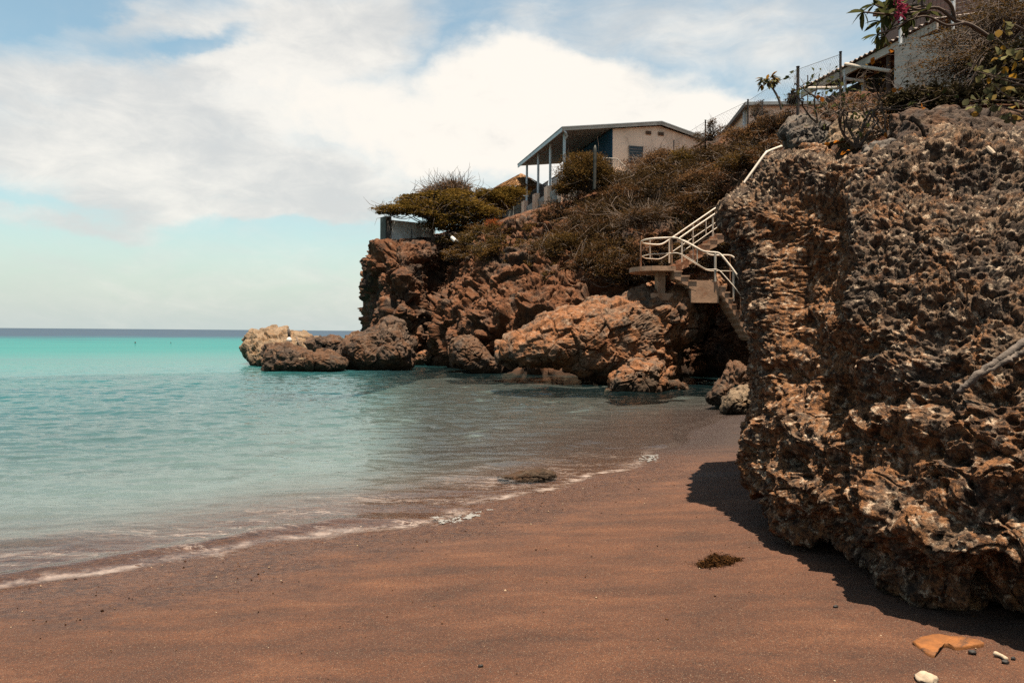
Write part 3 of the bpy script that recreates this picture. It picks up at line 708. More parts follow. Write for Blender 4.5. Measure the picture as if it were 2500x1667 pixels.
outline_rock('crag', [(2178, 330), (2184, 300), (2193, 274), (2210, 270), (2245, 278), (2270, 282), (2295, 272), (2325, 268), (2376, 279), (2432, 282), (2500, 290), (2640, 290), (2650, 420), (2500, 420), (2350, 410), (2250, 410), (2190, 395)],
             10.9, .9, 1.0, M['rock_sea'], 'dark craggy ledge of rock above the outcrop under the tangled shrubs', seed=13, na=420, nr=220, ksc=.75, lean=.6, center=(2360, 350))
outline_rock('boulder', [(2098, 394), (2112, 362), (2145, 352), (2178, 347), (2186, 360), (2184, 384), (2160, 398)],
             10.3, .45, .5, M['rock_grey'], 'smooth grey slab leaning against the dark craggy ledge', seed=14, na=120, nr=80, ksc=.45, rough=.35, lean=.8)
outline_rock('boulder', [(1950, 388), (1962, 363), (1988, 353), (2014, 363), (2028, 381), (2028, 408), (1960, 408)],
             11.2, .45, .6, M['rock_fg'], 'rounded dark rock perched on top of the outcrop near its left end', seed=15, na=150, nr=90, ksc=.5)
outline_rock('boulder', [(2015, 352), (2030, 310), (2060, 288), (2100, 286), (2140, 302), (2170, 322), (2172, 352), (2090, 362)],
             14.2, .5, .7, M['rock_pale'], 'sunlit cream rock behind the bare thorny shrub', seed=16, na=150, nr=90, ksc=.7, lean=.9)
outline_rock('boulder', [(1910, 330), (1930, 300), (1965, 288), (2005, 300), (2030, 330), (2020, 365), (1930, 370)],
             15.5, .6, .8, M['rock_grey'], 'grey lichen-covered rock on the slope below the fence corner', seed=17, na=150, nr=90, ksc=.8, lean=.6)

# ------------------------------------------------------------------ foliage helpers
def leaf_quads(P, size, asp=2.2, flat=.4, seed=0, rnd=None):
    """diamond leaflets at points P"""
    R_ = np.random.RandomState(seed); n = len(P)
    d = R_.normal(size=(n, 3)); d[:, 2] *= flat; d /= np.linalg.norm(d, axis=1)[:, None]
    nn = R_.normal(size=(n, 3)); nn[:, 2] += 1.0; s_ = np.cross(d, nn); s_ /= np.linalg.norm(s_, axis=1)[:, None]+1e-9
    L_ = size*(.6+.8*R_.rand(n))[:, None]; W_ = L_/asp
    V = np.stack([P-d*L_*.5, P+s_*W_*.5, P+d*L_*.5, P-s_*W_*.5], 1).reshape(-1, 3)
    F = np.arange(4*n).reshape(n, 4)
    r_ = R_.rand(n) if rnd is None else rnd
    return V, F, r_
def ellipsoid_pts(ells, n, seed, clump=22, spread=.22, shell=.55):
    R_ = np.random.RandomState(seed)
    vol = np.array([e[1][0]*e[1][1]*e[1][2] for e in ells])**.7; vol /= vol.sum()
    out_ = []; cl = []
    for (c, r_), v in zip(ells, vol):
        m_ = max(int(n*v), 30); k = max(m_//clump, 3)
        d = R_.normal(size=(k, 3)); d /= np.linalg.norm(d, axis=1)[:, None]
        rad = (shell+(1-shell)*R_.rand(k))[:, None]*(.55+.5*R_.rand(k))[:, None]**.5
        cc = d*rad
        i = R_.randint(0, k, m_)
        p = cc[i]+R_.normal(size=(m_, 3))*spread*np.array((1, 1, .55))
        out_.append(p*np.array(r_)+np.array(c)); cl.append((cc*np.array(r_)+np.array(c)))
        out_[-1] = np.hstack([out_[-1], (R_.rand(k)[i]*.6+R_.rand(m_)*.4)[:, None]])
    A = np.concatenate(out_)
    return A[:, :3], A[:, 3], np.concatenate(cl)
def E(px, py, rx, ry, d, dy=None):
    c = at(px, py, d); k = d/FPX
    return (tuple(c), (rx*k, dy if dy else rx*k*.8, ry*k))
def twig_mesh(mb, base, targets, r0, R_, sag=.15, sides=3, wig=.12):
    for t in targets:
        b = Vector(base); t = Vector(t); L_ = (t-b).length
        m1 = b.lerp(t, .35)+Vector(R_.normal(size=3))*L_*wig+Vector((0, 0, L_*sag)); m2 = b.lerp(t, .7)+Vector(R_.normal(size=3))*L_*wig+Vector((0, 0, L_*sag*.6))
        mb.tube(curve_pts([b, m1, m2, t], 3), [r0*(1-.085*i) for i in range(10)], sides, False)
def bush(name, label, cat, base, ells, n, size, mat, r0=.03, ntw=60, seed=0, asp=2.2, bark='bark', flat=.4, clump=22, spread=.22, group=None, trunk=None, subtw=2):
    R_ = np.random.RandomState(seed)
    root = empty(name, base, label, cat, group)
    P, rn, cl = ellipsoid_pts(ells, n, seed, clump, spread)
    V, F, r_ = leaf_quads(P, size, asp, flat, seed, rn)
    o = link('foliage', mesh_np('foliage', V, F, mat, False, {'rnd': ('FACE', r_)}), root)
    mb = MB()
    pick = cl[R_.permutation(len(cl))[:ntw]]
    top = Vector(base)
    if trunk:
        mb.tube(curve_pts([base]+trunk, 5), [r0*3*(1-.05*i) for i in range(5*len(trunk)+1)], 7)
        top = Vector(trunk[-1])
    twig_mesh(mb, top, pick, r0, R_)
    for p in pick:
        for q in range(subtw):
            e_ = Vector(p)+Vector(R_.normal(size=3))*np.mean(ells[0][1])*.5
            mb.tube([Vector(p).lerp(top, .25), Vector(p).lerp(e_, .5)+Vector(R_.normal(size=3))*.05, e_], [r0*.4, r0*.3, r0*.12], 3, False)
    mb.build('trunk' if trunk else 'branches', M[bark], root)
    return root
def in_poly(p, poly):
    x, y = p; c = False; n = len(poly)
    for i in range(n):
        x1, y1 = poly[i]; x2, y2 = poly[(i+1) % n]
        if (y1 > y) != (y2 > y) and x < (x2-x1)*(y-y1)/(y2-y1)+x1: c = not c
    return c
def sample_poly(poly, n, R_):
    xs = [p[0] for p in poly]; ys = [p[1] for p in poly]; o_ = []
    while len(o_) < n:
        p = (R_.uniform(min(xs), max(xs)), R_.uniform(min(ys), max(ys)))
        if in_poly(p, poly): o_.append(p)
    return o_

# scrub covering the slope (one mass)
def thicket(regions, label, mat, seed, nleaf, size):
    R_ = np.random.RandomState(seed); ells = []; mb = MB(); VV = []; FF = []; RR = []; off = 0
    for poly, n, rmin, rmax in regions:
        for px, py in sample_poly(poly, n, R_):
            h, nn = hit(HEAD_BVH, px, py)
            if h is None: continue
            if nn.dot(h-CAM) > 0: nn = -nn
            r_ = R_.uniform(rmin, rmax)
            c = h+nn*r_*.35+Vector((0, 0, r_*.25))
            tone = R_.rand()
            P, rn, cl = ellipsoid_pts([(tuple(c), (r_*1.25, r_*1.1, r_*.7))], int(nleaf*r_*r_), int(R_.randint(1e6)), 26, .13, .35)
            V, F, q = leaf_quads(P, size, 2.6, .5, int(R_.randint(1e6)), np.clip(tone*.75+rn*.25, 0, 1))
            VV.append(V); FF.append(F+off); RR.append(q); off += len(V)
            pick = cl[R_.permutation(len(cl))[:int(12+16*r_)]]
            twig_mesh(mb, h, [Vector(p)+(Vector(p)-c)*.3 for p in pick], .022, R_, .12, 3, .2)
    mb2 = mb
    nv = off
    V = np.concatenate(VV+[np.array(mb2.V)]); F = np.concatenate(FF+[np.array(mb2.F)+nv])
    r_ = np.concatenate(RR+[np.full(len(mb2.F), -1.0)])
    me = mesh_np('scrub', V, F, mat, False, {'rnd': ('FACE', r_)})
    me.materials.append(M['barkpale'])
    mi = np.zeros(len(F), np.int32); mi[len(F)-len(mb2.F):] = 1
    me.polygons.foreach_set('material_index', mi)
    o = link('scrub', me); tag(o, label, 'scrub', kind='stuff')
thicket([([(1350, 540), (1400, 490), (1460, 450), (1540, 430), (1600, 400), (1680, 400), (1730, 390), (1800, 395), (1880, 385), (1890, 420), (1800, 450), (1760, 500), (1700, 545), (1600, 560), (1590, 640), (1560, 690), (1440, 700), (1340, 650), (1290, 590)], 135, .45, 1.25),
         ([(1650, 420), (1700, 400), (1760, 372), (1830, 362), (1930, 335), (1930, 360), (1800, 395), (1720, 430)], 30, .35, .65),
         ([(1560, 520), (1740, 500), (1790, 560), (1780, 680), (1570, 690)], 50, .4, .8)],
        'tangle of dry dark scrub covering the slope below the house', M['scrub'], 21, 1250, .10)
thicket([([(1050, 600), (1110, 575), (1200, 560), (1240, 575), (1210, 640), (1120, 640)], 40, .4, .8),
         ([(1180, 590), (1300, 560), (1420, 560), (1400, 690), (1230, 690)], 40, .25, .5)],
        'low creeping scrub on the rock face left of the slope', M['olive'], 22, 2200, .1)

thicket([([(1955, 345), (1985, 300), (2030, 268), (2110, 245), (2175, 250), (2195, 300), (2150, 345), (2050, 350)], 55, .16, .36)],
        'dry twiggy undergrowth on the bank below the shelter', M['drytwig'], 23, 5200, .05)
# wind-shaped tree on the point
bush('acacia_tree', 'wind-flattened olive acacia tree spreading over the cliff point', 'tree', at(1062, 588, 47.5),
     [E(978, 511, 62, 14, 47, 1.2), E(940, 519, 30, 6, 46.5, .6), E(1065, 476, 44, 10, 48.5, 1.0), E(1012, 481, 36, 8, 48, .8), E(1120, 472, 40, 12, 49, .9), E(1030, 505, 70, 22, 48, 1.6), E(1100, 500, 70, 34, 48.5, 1.8), E(1150, 520, 60, 36, 48, 1.6), E(1080, 545, 50, 20, 47.5, 1.2), E(1000, 490, 40, 10, 48, .9), E(1190, 480, 40, 22, 49.5, 1.2), E(1040, 522, 40, 9, 46.8, .8)],
     42000, .17, M['acacia'], .05, 160, 31, 3.0, trunk=[at(1052, 570, 47.5), at(1062, 550, 47.6)], flat=.18, clump=40, spread=.17)
bush('thorn_tree', 'bare brown thorn tree poking up behind the wind-flattened acacia', 'tree', at(1125, 520, 51),
     [E(1105, 458, 50, 17, 51, 1.4), E(1060, 468, 40, 10, 51, 1.0)], 3600, .14, M['drytwig'], .055, 240, 32, 3.2, 'bark', .5, subtw=4)
bush('shrub', 'dark olive shrub between the thatched hut and the porch', 'shrub', at(1235, 520, 50),
     [E(1215, 490, 50, 26, 50, 1.3), E(1250, 470, 36, 16, 50.5, 1.0), E(1185, 520, 40, 18, 48, .9)], 16000, .13, M['acacia'], .035, 50, 33, 2.6)
bush('shrub', 'rust-red rounded shrub on the cliff below the hut', 'shrub', at(1206, 566, 44.5),
     [E(1206, 549, 22, 15, 44.5, .5)], 1600, .13, M['rustleaf'], .012, 60, 34, 4.5)
bush('shrub', 'big olive shrub covering the near corner of the porch', 'shrub', at(1430, 468, 41.5),
     [E(1400, 430, 40, 44, 41.5, 1.0), E(1445, 415, 44, 40, 41.8, 1.1), E(1425, 395, 50, 26, 42, .9), E(1375, 460, 26, 20, 41.2, .7), E(1475, 430, 30, 28, 41.5, .8)],
     24000, .11, M['olive'], .03, 110, 35, 2.6, subtw=3)
bush('shrub', 'rounded brown shrub before the house wall right of the louvred window', 'shrub', at(1600, 430, 40.5),
     [E(1600, 402, 40, 34, 40.5, .9), E(1620, 380, 26, 20, 40.6, .7), E(1570, 415, 26, 20, 40.3, .7)], 9000, .1, M['drytwig'], .025, 100, 36, 2.8, subtw=3)
bush('shrub', 'upright thin shrub beside the fence post against the sky', 'shrub', at(1735, 345, 38),
     [E(1738, 310, 14, 22, 38, .5), E(1712, 335, 22, 16, 38.2, .6), E(1765, 320, 16, 14, 38, .5)], 1500, .09, M['scrub'], .02, 70, 37, 3, subtw=2)
bush('shrub', 'golden dry shrub below the small peach house', 'shrub', at(1830, 320, 34),
     [E(1800, 332, 40, 16, 34.5, .8), E(1880, 306, 36, 24, 33, .8), E(1922, 290, 26, 22, 32, .7), E(1845, 318, 24, 22, 34, .6)], 11000, .1, M['drytwig'], .022, 90, 38, 3.2, subtw=2)
bush('shrub', 'tall brown creeper on the little house wall beside the fence post', 'shrub', at(1850, 300, 35.5),
     [E(1850, 270, 18, 22, 35.5, .5), E(1868, 285, 20, 16, 35.3, .5)], 1600, .09, M['scrub'], .018, 50, 39, 3)
bush('conifer', 'small dark conifer shrub behind the thick fence post', 'tree', at(1936, 256, 31.5),
     [E(1936, 246, 20, 8, 31.5, .35), E(1936, 234, 13, 8, 31.5, .25), E(1936, 223, 6, 7, 31.5, .12)], 1800, .1, M['darkleaf'], .02, 40, 40, 2.6)

bush('shrub', 'golden dry bush on the slope above the staircase', 'shrub', at(1715, 455, 36.5), [E(1715, 432, 44, 22, 36.2, .9), E(1680, 440, 26, 16, 36, .7)], 5200, .1, M['drytwig'], .022, 70, 41, 3, subtw=2)
bush('shrub', 'olive cushion of shrub on the rock below the scrub, left of the staircase', 'shrub', at(1385, 610, 38), [E(1385, 588, 48, 22, 37.8, .8), E(1350, 600, 26, 14, 37.8, .6)], 5000, .1, M['olive'], .022, 60, 42, 3, subtw=2)
bush('shrub', 'grey-green bush at the crest just right of the louvred window shrub', 'shrub', at(1668, 412, 39.5), [E(1664, 384, 28, 30, 39.3, .8), E(1690, 395, 24, 22, 39, .7)], 4200, .1, M['acacia'], .022, 70, 43, 3, subtw=3)
bush('shrub', 'wiry dark bush hanging over the back of the stair landing', 'shrub', at(1560, 560, 33.5), [E(1545, 530, 60, 24, 33.2, .9), E(1600, 520, 40, 22, 33, .8)], 5200, .09, M['scrub'], .022, 110, 44, 3, 'barkpale', subtw=3)
bush('shrub', 'brown bush behind the upper handrail of the outcrop', 'shrub', at(1800, 420, 31.5), [E(1790, 398, 44, 24, 31.5, .8), E(1835, 380, 34, 24, 31, .7)], 5200, .09, M['olive'], .022, 80, 45, 3, subtw=3)
# columnar cacti
def cactus(label, px, y0, y1, wpx, d, lean=0):
    b = at(px, y0, d); t = at(px+lean, y1, d); r_ = wpx/2/FPX*d
    n = 14; pts = [b.lerp(t, i/n) for i in range(n+1)]
    mb = MB(); sides = 14; off = len(mb.V)
    for i, p in enumerate(pts):
        k = 1 if i < n-1 else (.85 if i == n-1 else .35)
        for s_ in range(sides):
            a_ = 2*math.pi*s_/sides; rr = r_*k*(1 if s_ % 2 else .78)*(1+.05*math.sin(i*2.1))
            mb.V.append((p.x+rr*math.cos(a_), p.y+rr*math.sin(a_), p.z))
    for i in range(n):
        for s_ in range(sides):
            s2 = (s_+1) % sides; mb.F.append((i*sides+s_, i*sides+s2, (i+1)*sides+s2, (i+1)*sides+s_))
    mb.F.append(tuple(n*sides+s_ for s_ in range(sides)))
    o = mb.build('column_cactus', M['cactus'], None, True)
    tag(o, label, 'cactus')
cactus('tall grey column cactus standing in front of the porch shrub', 1451, 462, 355, 8.5, 40.3, 2)
cactus('short dark cactus in the scrub below the house', 1616, 458, 432, 6.5, 38.2)

# ------------------------------------------------------------------ house on the headland
E0 = Vector((2.9, 45, 0)); ge = Vector((.968, .252, 0)); ee = Vector((-.252, .968, 0)); up = Vector((0, 0, 1))
house = empty('bungalow', E0+Vector((4, 3, 10)), 'peach bungalow with a deep pillared porch on top of the cliff', 'house')
def hb(mb, *a): return mb.fbox(E0, ge, ee, up, *a)
def hpoly(mb, pts, s0, s1):
    n = len(pts); V = [E0+ge*t+ee*s_+up*z for s_ in (s0, s1) for t, z in pts]
    mb.add(V, [tuple(range(n)), tuple(n+i for i in reversed(range(n)))]+[(i, n+i, n+(i+1) % n, (i+1) % n) for i in range(n)])
ZE, ZA, ZR, TA, TR = 14.34, 15.2, 14.40, 6.56, 9.75
mb = MB(); hpoly(mb, [(3.4, 9.5), (9.5, 9.5), (9.5, ZR-.17), (TA, ZA-.24), (3.4, ZE+.86*3.4/TA-.24)], .18, 9.6); wall = mb.build('wall', M['peach'], house)
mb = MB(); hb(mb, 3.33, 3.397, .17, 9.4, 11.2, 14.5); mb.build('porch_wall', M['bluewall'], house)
mb = MB(); hpoly(mb, [(-.02, ZE-.06), (TA, ZA-.06), (TR, ZR-.06), (TR, ZR), (TA, ZA), (-.02, ZE)], -.15, 10.3)
roof = mb.build('roof', M['greyroof'], house)
mb = MB(); hpoly(mb, [(0, ZE-.24), (TA, ZA-.24), (TR-.03, ZR-.22), (TR-.03, ZR-.063), (TA, ZA-.063), (0, ZE-.063)], -.12, -.07); mb.build('fascia', M['roofpaint'], house)
mb = MB()
hpoly(mb, [(.0, ZE-.28), (.05, ZE-.28), (.05, ZE-.063), (.0, ZE-.063)], -.066, 10.25); mb.build('gutter', M['postgrey'], house)
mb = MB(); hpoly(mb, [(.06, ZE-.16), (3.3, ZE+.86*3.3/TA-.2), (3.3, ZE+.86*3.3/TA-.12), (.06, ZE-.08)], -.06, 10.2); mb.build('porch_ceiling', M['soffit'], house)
for s_ in (.7, 3.55, 6.3, 9.2):
    mb = MB(); c = E0+ge*.42+ee*s_
    mb.tube([c+up*11.4, c+up*(ZE-.1)], .085, 10); mb.build('porch_post', M['postgrey'], house)
    mb = MB(); hb(mb, .12, .75, s_-.36, s_+.36, 9.2, 11.42); mb.build('pillar_base', M['peach'], house)
mb = MB(); hb(mb, .3, 3.3, -.1, 10, 9.3, 11.0); mb.build('porch_floor', M['white'], house)
mb = MB()
for s0, s1 in ((1.1, 3.15), (3.95, 5.9), (6.7, 8.8)):
    hb(mb, .38, .44, s0, s1, 11.85, 11.9); hb(mb, .38, .44, s0, s1, 11.08, 11.12)
    k = s0+.08
    while k < s1: hb(mb, .395, .425, k, k+.05, 11.12, 11.85); k += .16
mb.build('porch_railing', M['darkpost'], house)
mb = MB(); p0 = E0+ge*.1+ee*-.05+up*(ZE-.2)
mb.tube([p0+up*.1, p0, p0+ge*.18-up*.12, p0+ge*.36-up*.25+ee*.3, E0+ge*.42+ee*.55+up*(ZE-.6), E0+ge*.42+ee*.58+up*12], .05, 8); mb.build('downpipe', M['postgrey'], house)
mb = MB(); hb(mb, 4.476, 5.385, .13, .178, 12.48, 13.56)
win = mb.build('window', M['darkglass'], house)
mb = MB()
for k in range(7):
    z = 12.48+1.08*k/6; hb(mb, 4.476, 5.385, .112, .128, z-.016, z+.016)
hb(mb, 4.45, 4.474, .075, .15, 12.458, 13.585); hb(mb, 5.387, 5.41, .075, .15, 12.458, 13.585)
mb.build('louvre_frame', M['soffit'], win)
for t0, t1, z0, z1 in ((5.6, 5.97, 14.36, 14.58), (6.45, 6.84, 14.36, 14.58)):
    mb = MB(); hb(mb, t0, t1, .12, .178, z0, z1); v = mb.build('air_vent', M['rust'], house)
    mb = MB()
    for k in range(4): hb(mb, t0+.02, t1-.02, .1, .118, z0+.03+k*.05, z0+.05+k*.05)
    mb.build('grille', M['darkpost'], v)
mb = MB(); hb(mb, 3.0, 5.0, -1.7, .15, 11.3, 11.55); mb.build('entrance_slab', M['white'], house)
mb = MB(); A = [at(1440, 383, 43.6), at(1458, 384, 43.6), at(1507, 388, 43.5), at(1541, 421, 43.4)]
mb.tube(A, .028, 6)
for i in range(11):
    t = i/10; p = A[0].lerp(A[1], t*2) if t < .5 else A[1].lerp(A[2], t*2-1)
    p = at(1440, 383, 43.6).lerp(A[2], t)
    mb.tube([p, Vector((p.x, p.y, 11.55))], .014, 5)
for t in (.35, .75):
    p = A[2].lerp(A[3], t); mb.tube([p, Vector((p.x, p.y, p.z-.55))], .014, 5)
mb.build('entrance_railing', M['railpaint'], house)

# ------------------------------------------------------------------ hut with broken thatch
hut = empty('thatched_hut', at(1268, 520, 56), 'thatched beach hut with a ragged broken cone roof beside the bungalow', 'hut')
apex = at(1273, 425, 56); R_ = np.random.RandomState(3)
mb = MB(); cx_, cy_, cz_ = apex; n = 20; rb = 2.15; hgt = 1.25
for ring, (rr, dz) in enumerate(((.08, 0), (.8, -.42), (1.5, -.85), (rb, -hgt))):
    for k in range(n):
        a_ = 2*math.pi*k/n; q = rr*(1+R_.uniform(-.05, .05)); mb.V.append((cx_+q*math.cos(a_), cy_+q*math.sin(a_), cz_+dz+R_.uniform(-.05, .05)))
for ring in range(3):
    for k in range(n):
        if R_.rand() < .07 and ring > 0: continue
        mb.F.append((ring*n+k, ring*n+(k+1) % n, (ring+1)*n+(k+1) % n, (ring+1)*n+k))
rf = mb.build('roof', M['thatch'], hut)
n_ = 1500; a_ = R_.rand(n_)*2*math.pi; q = np.sqrt(R_.rand(n_))*rb
P = np.stack([cx_+q*np.cos(a_), cy_+q*np.sin(a_), cz_-hgt*q/rb+.04+R_.rand(n_)*.06], 1)
dirs = np.stack([np.cos(a_), np.sin(a_), np.full(n_, -.55)], 1); tt = np.stack([-np.sin(a_), np.cos(a_), np.zeros(n_)], 1)*.03
V = np.stack([P-tt, P+tt, P+tt*.6+dirs*.35, P-tt*.6+dirs*.35], 1).reshape(-1, 3)
link('palm_fronds', mesh_np('palm_fronds', V, np.arange(4*n_).reshape(-1, 4), M['drytwig'], False, {'rnd': ('FACE', R_.rand(n_))}), rf)
for ax, ay in ((-1.5, -1.2), (1.3, -1.2), (1.3, 1.2), (-1.5, 1.2)):
    mb = MB(); mb.tube([(cx_+ax, cy_+ay, 9.2), (cx_+ax, cy_+ay, cz_-1.0)], .08, 7); mb.build('post', M['bark'], hut)
# pale wall behind the hut
wl = MB(); p = at(1240, 505, 57.5)
wl.fbox(p, Vector((1, .1, 0)), Vector((-.1, 1, 0)), up, -1.6, 2.5, 0, .2, -1.0, .85)
tag(wl.build('garden_wall', M['white']), 'low white garden wall seen beneath the thatched hut', 'wall')

# old lime wall on the point
mb = MB(); p = at(943, 602, 47.6); q = at(1024, 590, 49.0); ax = (q-p); ax.z = 0; wd = ax.length; ax.normalize(); ay = Vector((-ax.y, ax.x, 0))
ruin = empty('lime_wall', p, 'stained old white masonry wall on the edge of the cliff point', 'wall')
mb.fbox(p, ax, ay, up, .36, wd+1.2, .05, .5, -.4, 1.75); mb.build('wall', M['ruin'], ruin)
mb = MB(); mb.fbox(p, ax, ay, up, -.05, .36, 0, .8, -.7, 1.95); mb.build('corner_pier', mat_plain('dark_masonry', (.1, .085, .075), .9, .4, 1.5, (.22, .2, .18), .4, .02), ruin)
mb = MB(); mb.tube([at(1005, 592, 46.8), at(1005, 560, 46.8)], .045, 7); mb.tube([at(1005, 592, 46.8)-up*.05, at(1005, 592, 46.8)-up*.3], .07, 7)
tag(mb.build('iron_stake', M['darkpost']), 'dark upright stake in front of the stained lime wall', 'post')
mb = MB(); mb.tube([at(1103, 580, 45.4), at(1109, 586, 45.2), at(1117, 590, 45.6)], [.11, .13, .06], 8)
tag(mb.build('white_pipe', M['plastic']), 'short white pipe end catching the sun under the acacia tree', 'pipe')

# ------------------------------------------------------------------ staircase
DN, DM, DF = 26.8, 27.9, 29.0
stair = empty('staircase', at(1615, 726, 28), 'concrete beach staircase with cream tube rails on the slanting boulder', 'stairs')
def slabpts(pts, th):  # plan polygon, extruded down
    mb = MB(); n = len(pts); V = [Vector(p) for p in pts]+[Vector(p)-up*th for p in pts]
    mb.add(V, [tuple(range(n)), tuple(n+i for i in reversed(range(n)))]+[((i+1) % n, i, n+i, n+(i+1) % n) for i in range(n)])
    return mb
zp = at(1600, 649, DN).z
pn, pf = at_z(1648, DN, zp), at_z(1648, DF, zp)
ln_, lf_ = at_z(1590, DN, zp), at_z(1590, DF, zp)
arc = []
cc = (ln_+lf_)*.5; rr = (lf_-ln_).length*.5
for k in range(1, 12):
    a_ = math.pi*k/12; arc.append(cc+Vector((-.75*rr*math.sin(a_), -rr*math.cos(a_), 0)))
mb = slabpts([pf, lf_]+list(reversed(arc))+[ln_, pn], .17); mb.build('landing', M['concrete'], stair)
cb = at(1611, 714, DM-.2)
mb = MB(); mb.box(cb.x-.14, cb.x+.14, cb.y-.3, cb.y+.3, cb.z-.05, zp-.17); mb.build('column', M['concrete'], stair)
mb = MB(); mb.box(cb.x-.4, cb.x+.4, cb.y-.45, cb.y+.45, cb.z-.75, cb.z-.05); mb.build('footing', M['concrete'], stair)
def flight(p0, p1, d0, d1, n, th=.22, name='flight'):
    """steps from left point p0 to right point p1 (world, top of first and last tread), between depths d0,d1"""
    mb = MB(); run = (p1.x-p0.x)/n; rise = (p1.z-p0.z)/n
    for k in range(n):
        x0 = p0.x+run*k; x1 = x0+run+.0; z = p0.z+rise*(k+1 if rise > 0 else k)
        if rise < 0: z = p0.z+rise*(k+1)
        zb0 = z-abs(rise)-th
        V = [(x0, d0, zb0+(0 if rise > 0 else abs(rise)*.6)), (x1, d0, zb0+(abs(rise)*.6 if rise > 0 else 0)), (x1, d1, zb0+(abs(rise)*.6 if rise > 0 else 0)), (x0, d1, zb0+(0 if rise > 0 else abs(rise)*.6)),
             (x0, d0, z), (x1, d0, z), (x1, d1, z), (x0, d1, z)]
        mb.hexa([Vector(v) for v in V])
        xs = x0 if rise > 0 else x1
        mb.hexa([Vector(v) for v in [(min(x0, x1)-.03, d0-.02, z-.05), (max(x0, x1)+.02, d0-.02, z-.05), (max(x0, x1)+.02, d1+.02, z-.05), (min(x0, x1)-.03, d1+.02, z-.05),
                                     (min(x0, x1)-.03, d0-.02, z+.004), (max(x0, x1)+.02, d0-.02, z+.004), (max(x0, x1)+.02, d1+.02, z+.004), (min(x0, x1)-.03, d1+.02, z+.004)]])
    mb.build(name, M['concrete'], stair)
flight(at_z(1647, DM, zp), at(1765, 572, DM+.3), DM+.15, DF, 7)
pl = at(1705, 684, DN)
flight(at_z(1646, DN, zp), Vector((at(1700, 684, DN).x, DN, pl.z)), DN, DM-.1, 3)
mb = MB(); x0 = at(1688, 700, DN).x; x1 = at(1756, 700, DN).x
mb.box(x0, x1, DN+.003, DM-.1, at(1700, 732, DN).z-.1, pl.z-.004); mb.build('landing_block', M['concrete'], stair)
flight(Vector((x1+.003, DN, pl.z)), at(1840, 800, DN-.6), DN-.35, DM-.35, 8, .25)
def rail(pts, r, name='handrail', mat='railpaint', n=5):
    pts = [Vector(p) for p in pts]; out_ = [pts[0]]
    for a_, b_, c_ in zip(pts[:-2], pts[1:-1], pts[2:]):
        u = (a_-b_); v = (c_-b_); ru = min(.16, u.length*.4); rv_ = min(.16, v.length*.4)
        q0 = b_+u.normalized()*ru; q2 = b_+v.normalized()*rv_
        for t in (0, .33, .67, 1): out_.append(q0*(1-t)**2+b_*2*t*(1-t)+q2*t*t)
    out_.append(pts[-1])
    mb = MB(); mb.tube(out_, r, 8); return mb.build(name, M[mat], stair, True)
def c3(x, y, d): return at(1500+x/3.409, 340+y/3.409, d)
hr = .036
# outer far rail: round the landing's left end, then up
rail([c3(480, 820, DN), c3(400, 822, DN), c3(300, 829, DN+.15), c3(245, 840, DN+.5), c3(222, 853, DM), c3(240, 868, DF-.4), c3(300, 876, DF-.05), c3(392, 880, DF), c3(460, 835, DF), c3(640, 712, DF+.1), c3(818, 590, DF+.3), c3(900, 535, DF+.4)], hr)
rail([c3(480, 820, DN), c3(520, 822, DN), c3(560, 842, DN), c3(640, 882, DN), c3(745, 938, DN), c3(870, 944, DN), c3(905, 980, DN-.1), c3(985, 1080, DN-.3), c3(1060, 1190, DN-.5)], hr)
rail([c3(900, 578, DM+.35), c3(825, 630, DM+.3), c3(680, 728, DM+.15), c3(540, 826, DM), c3(524, 836, DM), c3(540, 843, DM), c3(582, 842, DM), c3(690, 905, DM-.05), c3(792, 966, DM-.1), c3(980, 966, DM-.1), c3(1060, 1060, DM-.3)], hr)
lr = .018
rail([c3(480, 950, DN), c3(300, 957, DN+.15), c3(225, 975, DM), c3(260, 992, DF-.2), c3(380, 1000, DF), c3(470, 945, DF), c3(815, 712, DF+.3), c3(900, 660, DF+.4)], lr, 'lower_rail')
rail([c3(480, 950, DN), c3(520, 945, DN), c3(590, 970, DN), c3(762, 1086, DN), c3(868, 1082, DN-.05), c3(1000, 1230, DN-.35), c3(1110, 1375, DN-.6)], lr, 'lower_rail')
rail([c3(900, 705, DM+.35), c3(825, 755, DM+.3), c3(540, 955, DM), c3(600, 990, DM), c3(770, 1095, DM-.1), c3(980, 1098, DM-.1)], lr, 'lower_rail')
for x, y0, y1, d, r_, mt in ((220, 852, 1066, DM-.3, .034, 'rust'), (297, 830, 990, DF-.1, .02, 'railpaint'), (457, 832, 1030, DF, .034, 'railpaint'), (478, 822, 1046, DN+.02, .036, 'rust'), (562, 840, 1022, DM, .034, 'railpaint'),
                             (655, 706, 900, DF+.1, .02, 'railpaint'), (763, 675, 800, DF+.2, .02, 'railpaint'), (655, 885, 1030, DM, .018, 'railpaint'), (690, 908, 1030, DN, .02, 'railpaint'), (820, 632, 812, DM+.3, .034, 'railpaint'),
                             (840, 945, 1186, DN, .045, 'railpaint'), (963, 968, 1172, DM-.1, .022, 'rust'), (993, 1092, 1345, DN-.3, .046, 'railpaint'), (1052, 1275, 1505, DN-.45, .03, 'rust')):
    mb = MB(); mb.tube([c3(x, y0, d), c3(x, y1, d)], r_, 8); mb.build('rail_post', M[mt], stair)
up_rail = empty('handrail', at(1836, 454, 23.5), 'lone cream tube handrail climbing behind the top of the outcrop', 'railing')
mb = MB(); mb.tube(curve_pts([at(1785, 492, 23.5), at(1799, 472, 23.5), at(1836, 421, 23.6), at(1868, 377, 23.7), at(1877, 370, 23.8), at(1908, 358, 24)], 5), .05, 8); mb.build('tube_rail', M['railpaint'], up_rail, True)
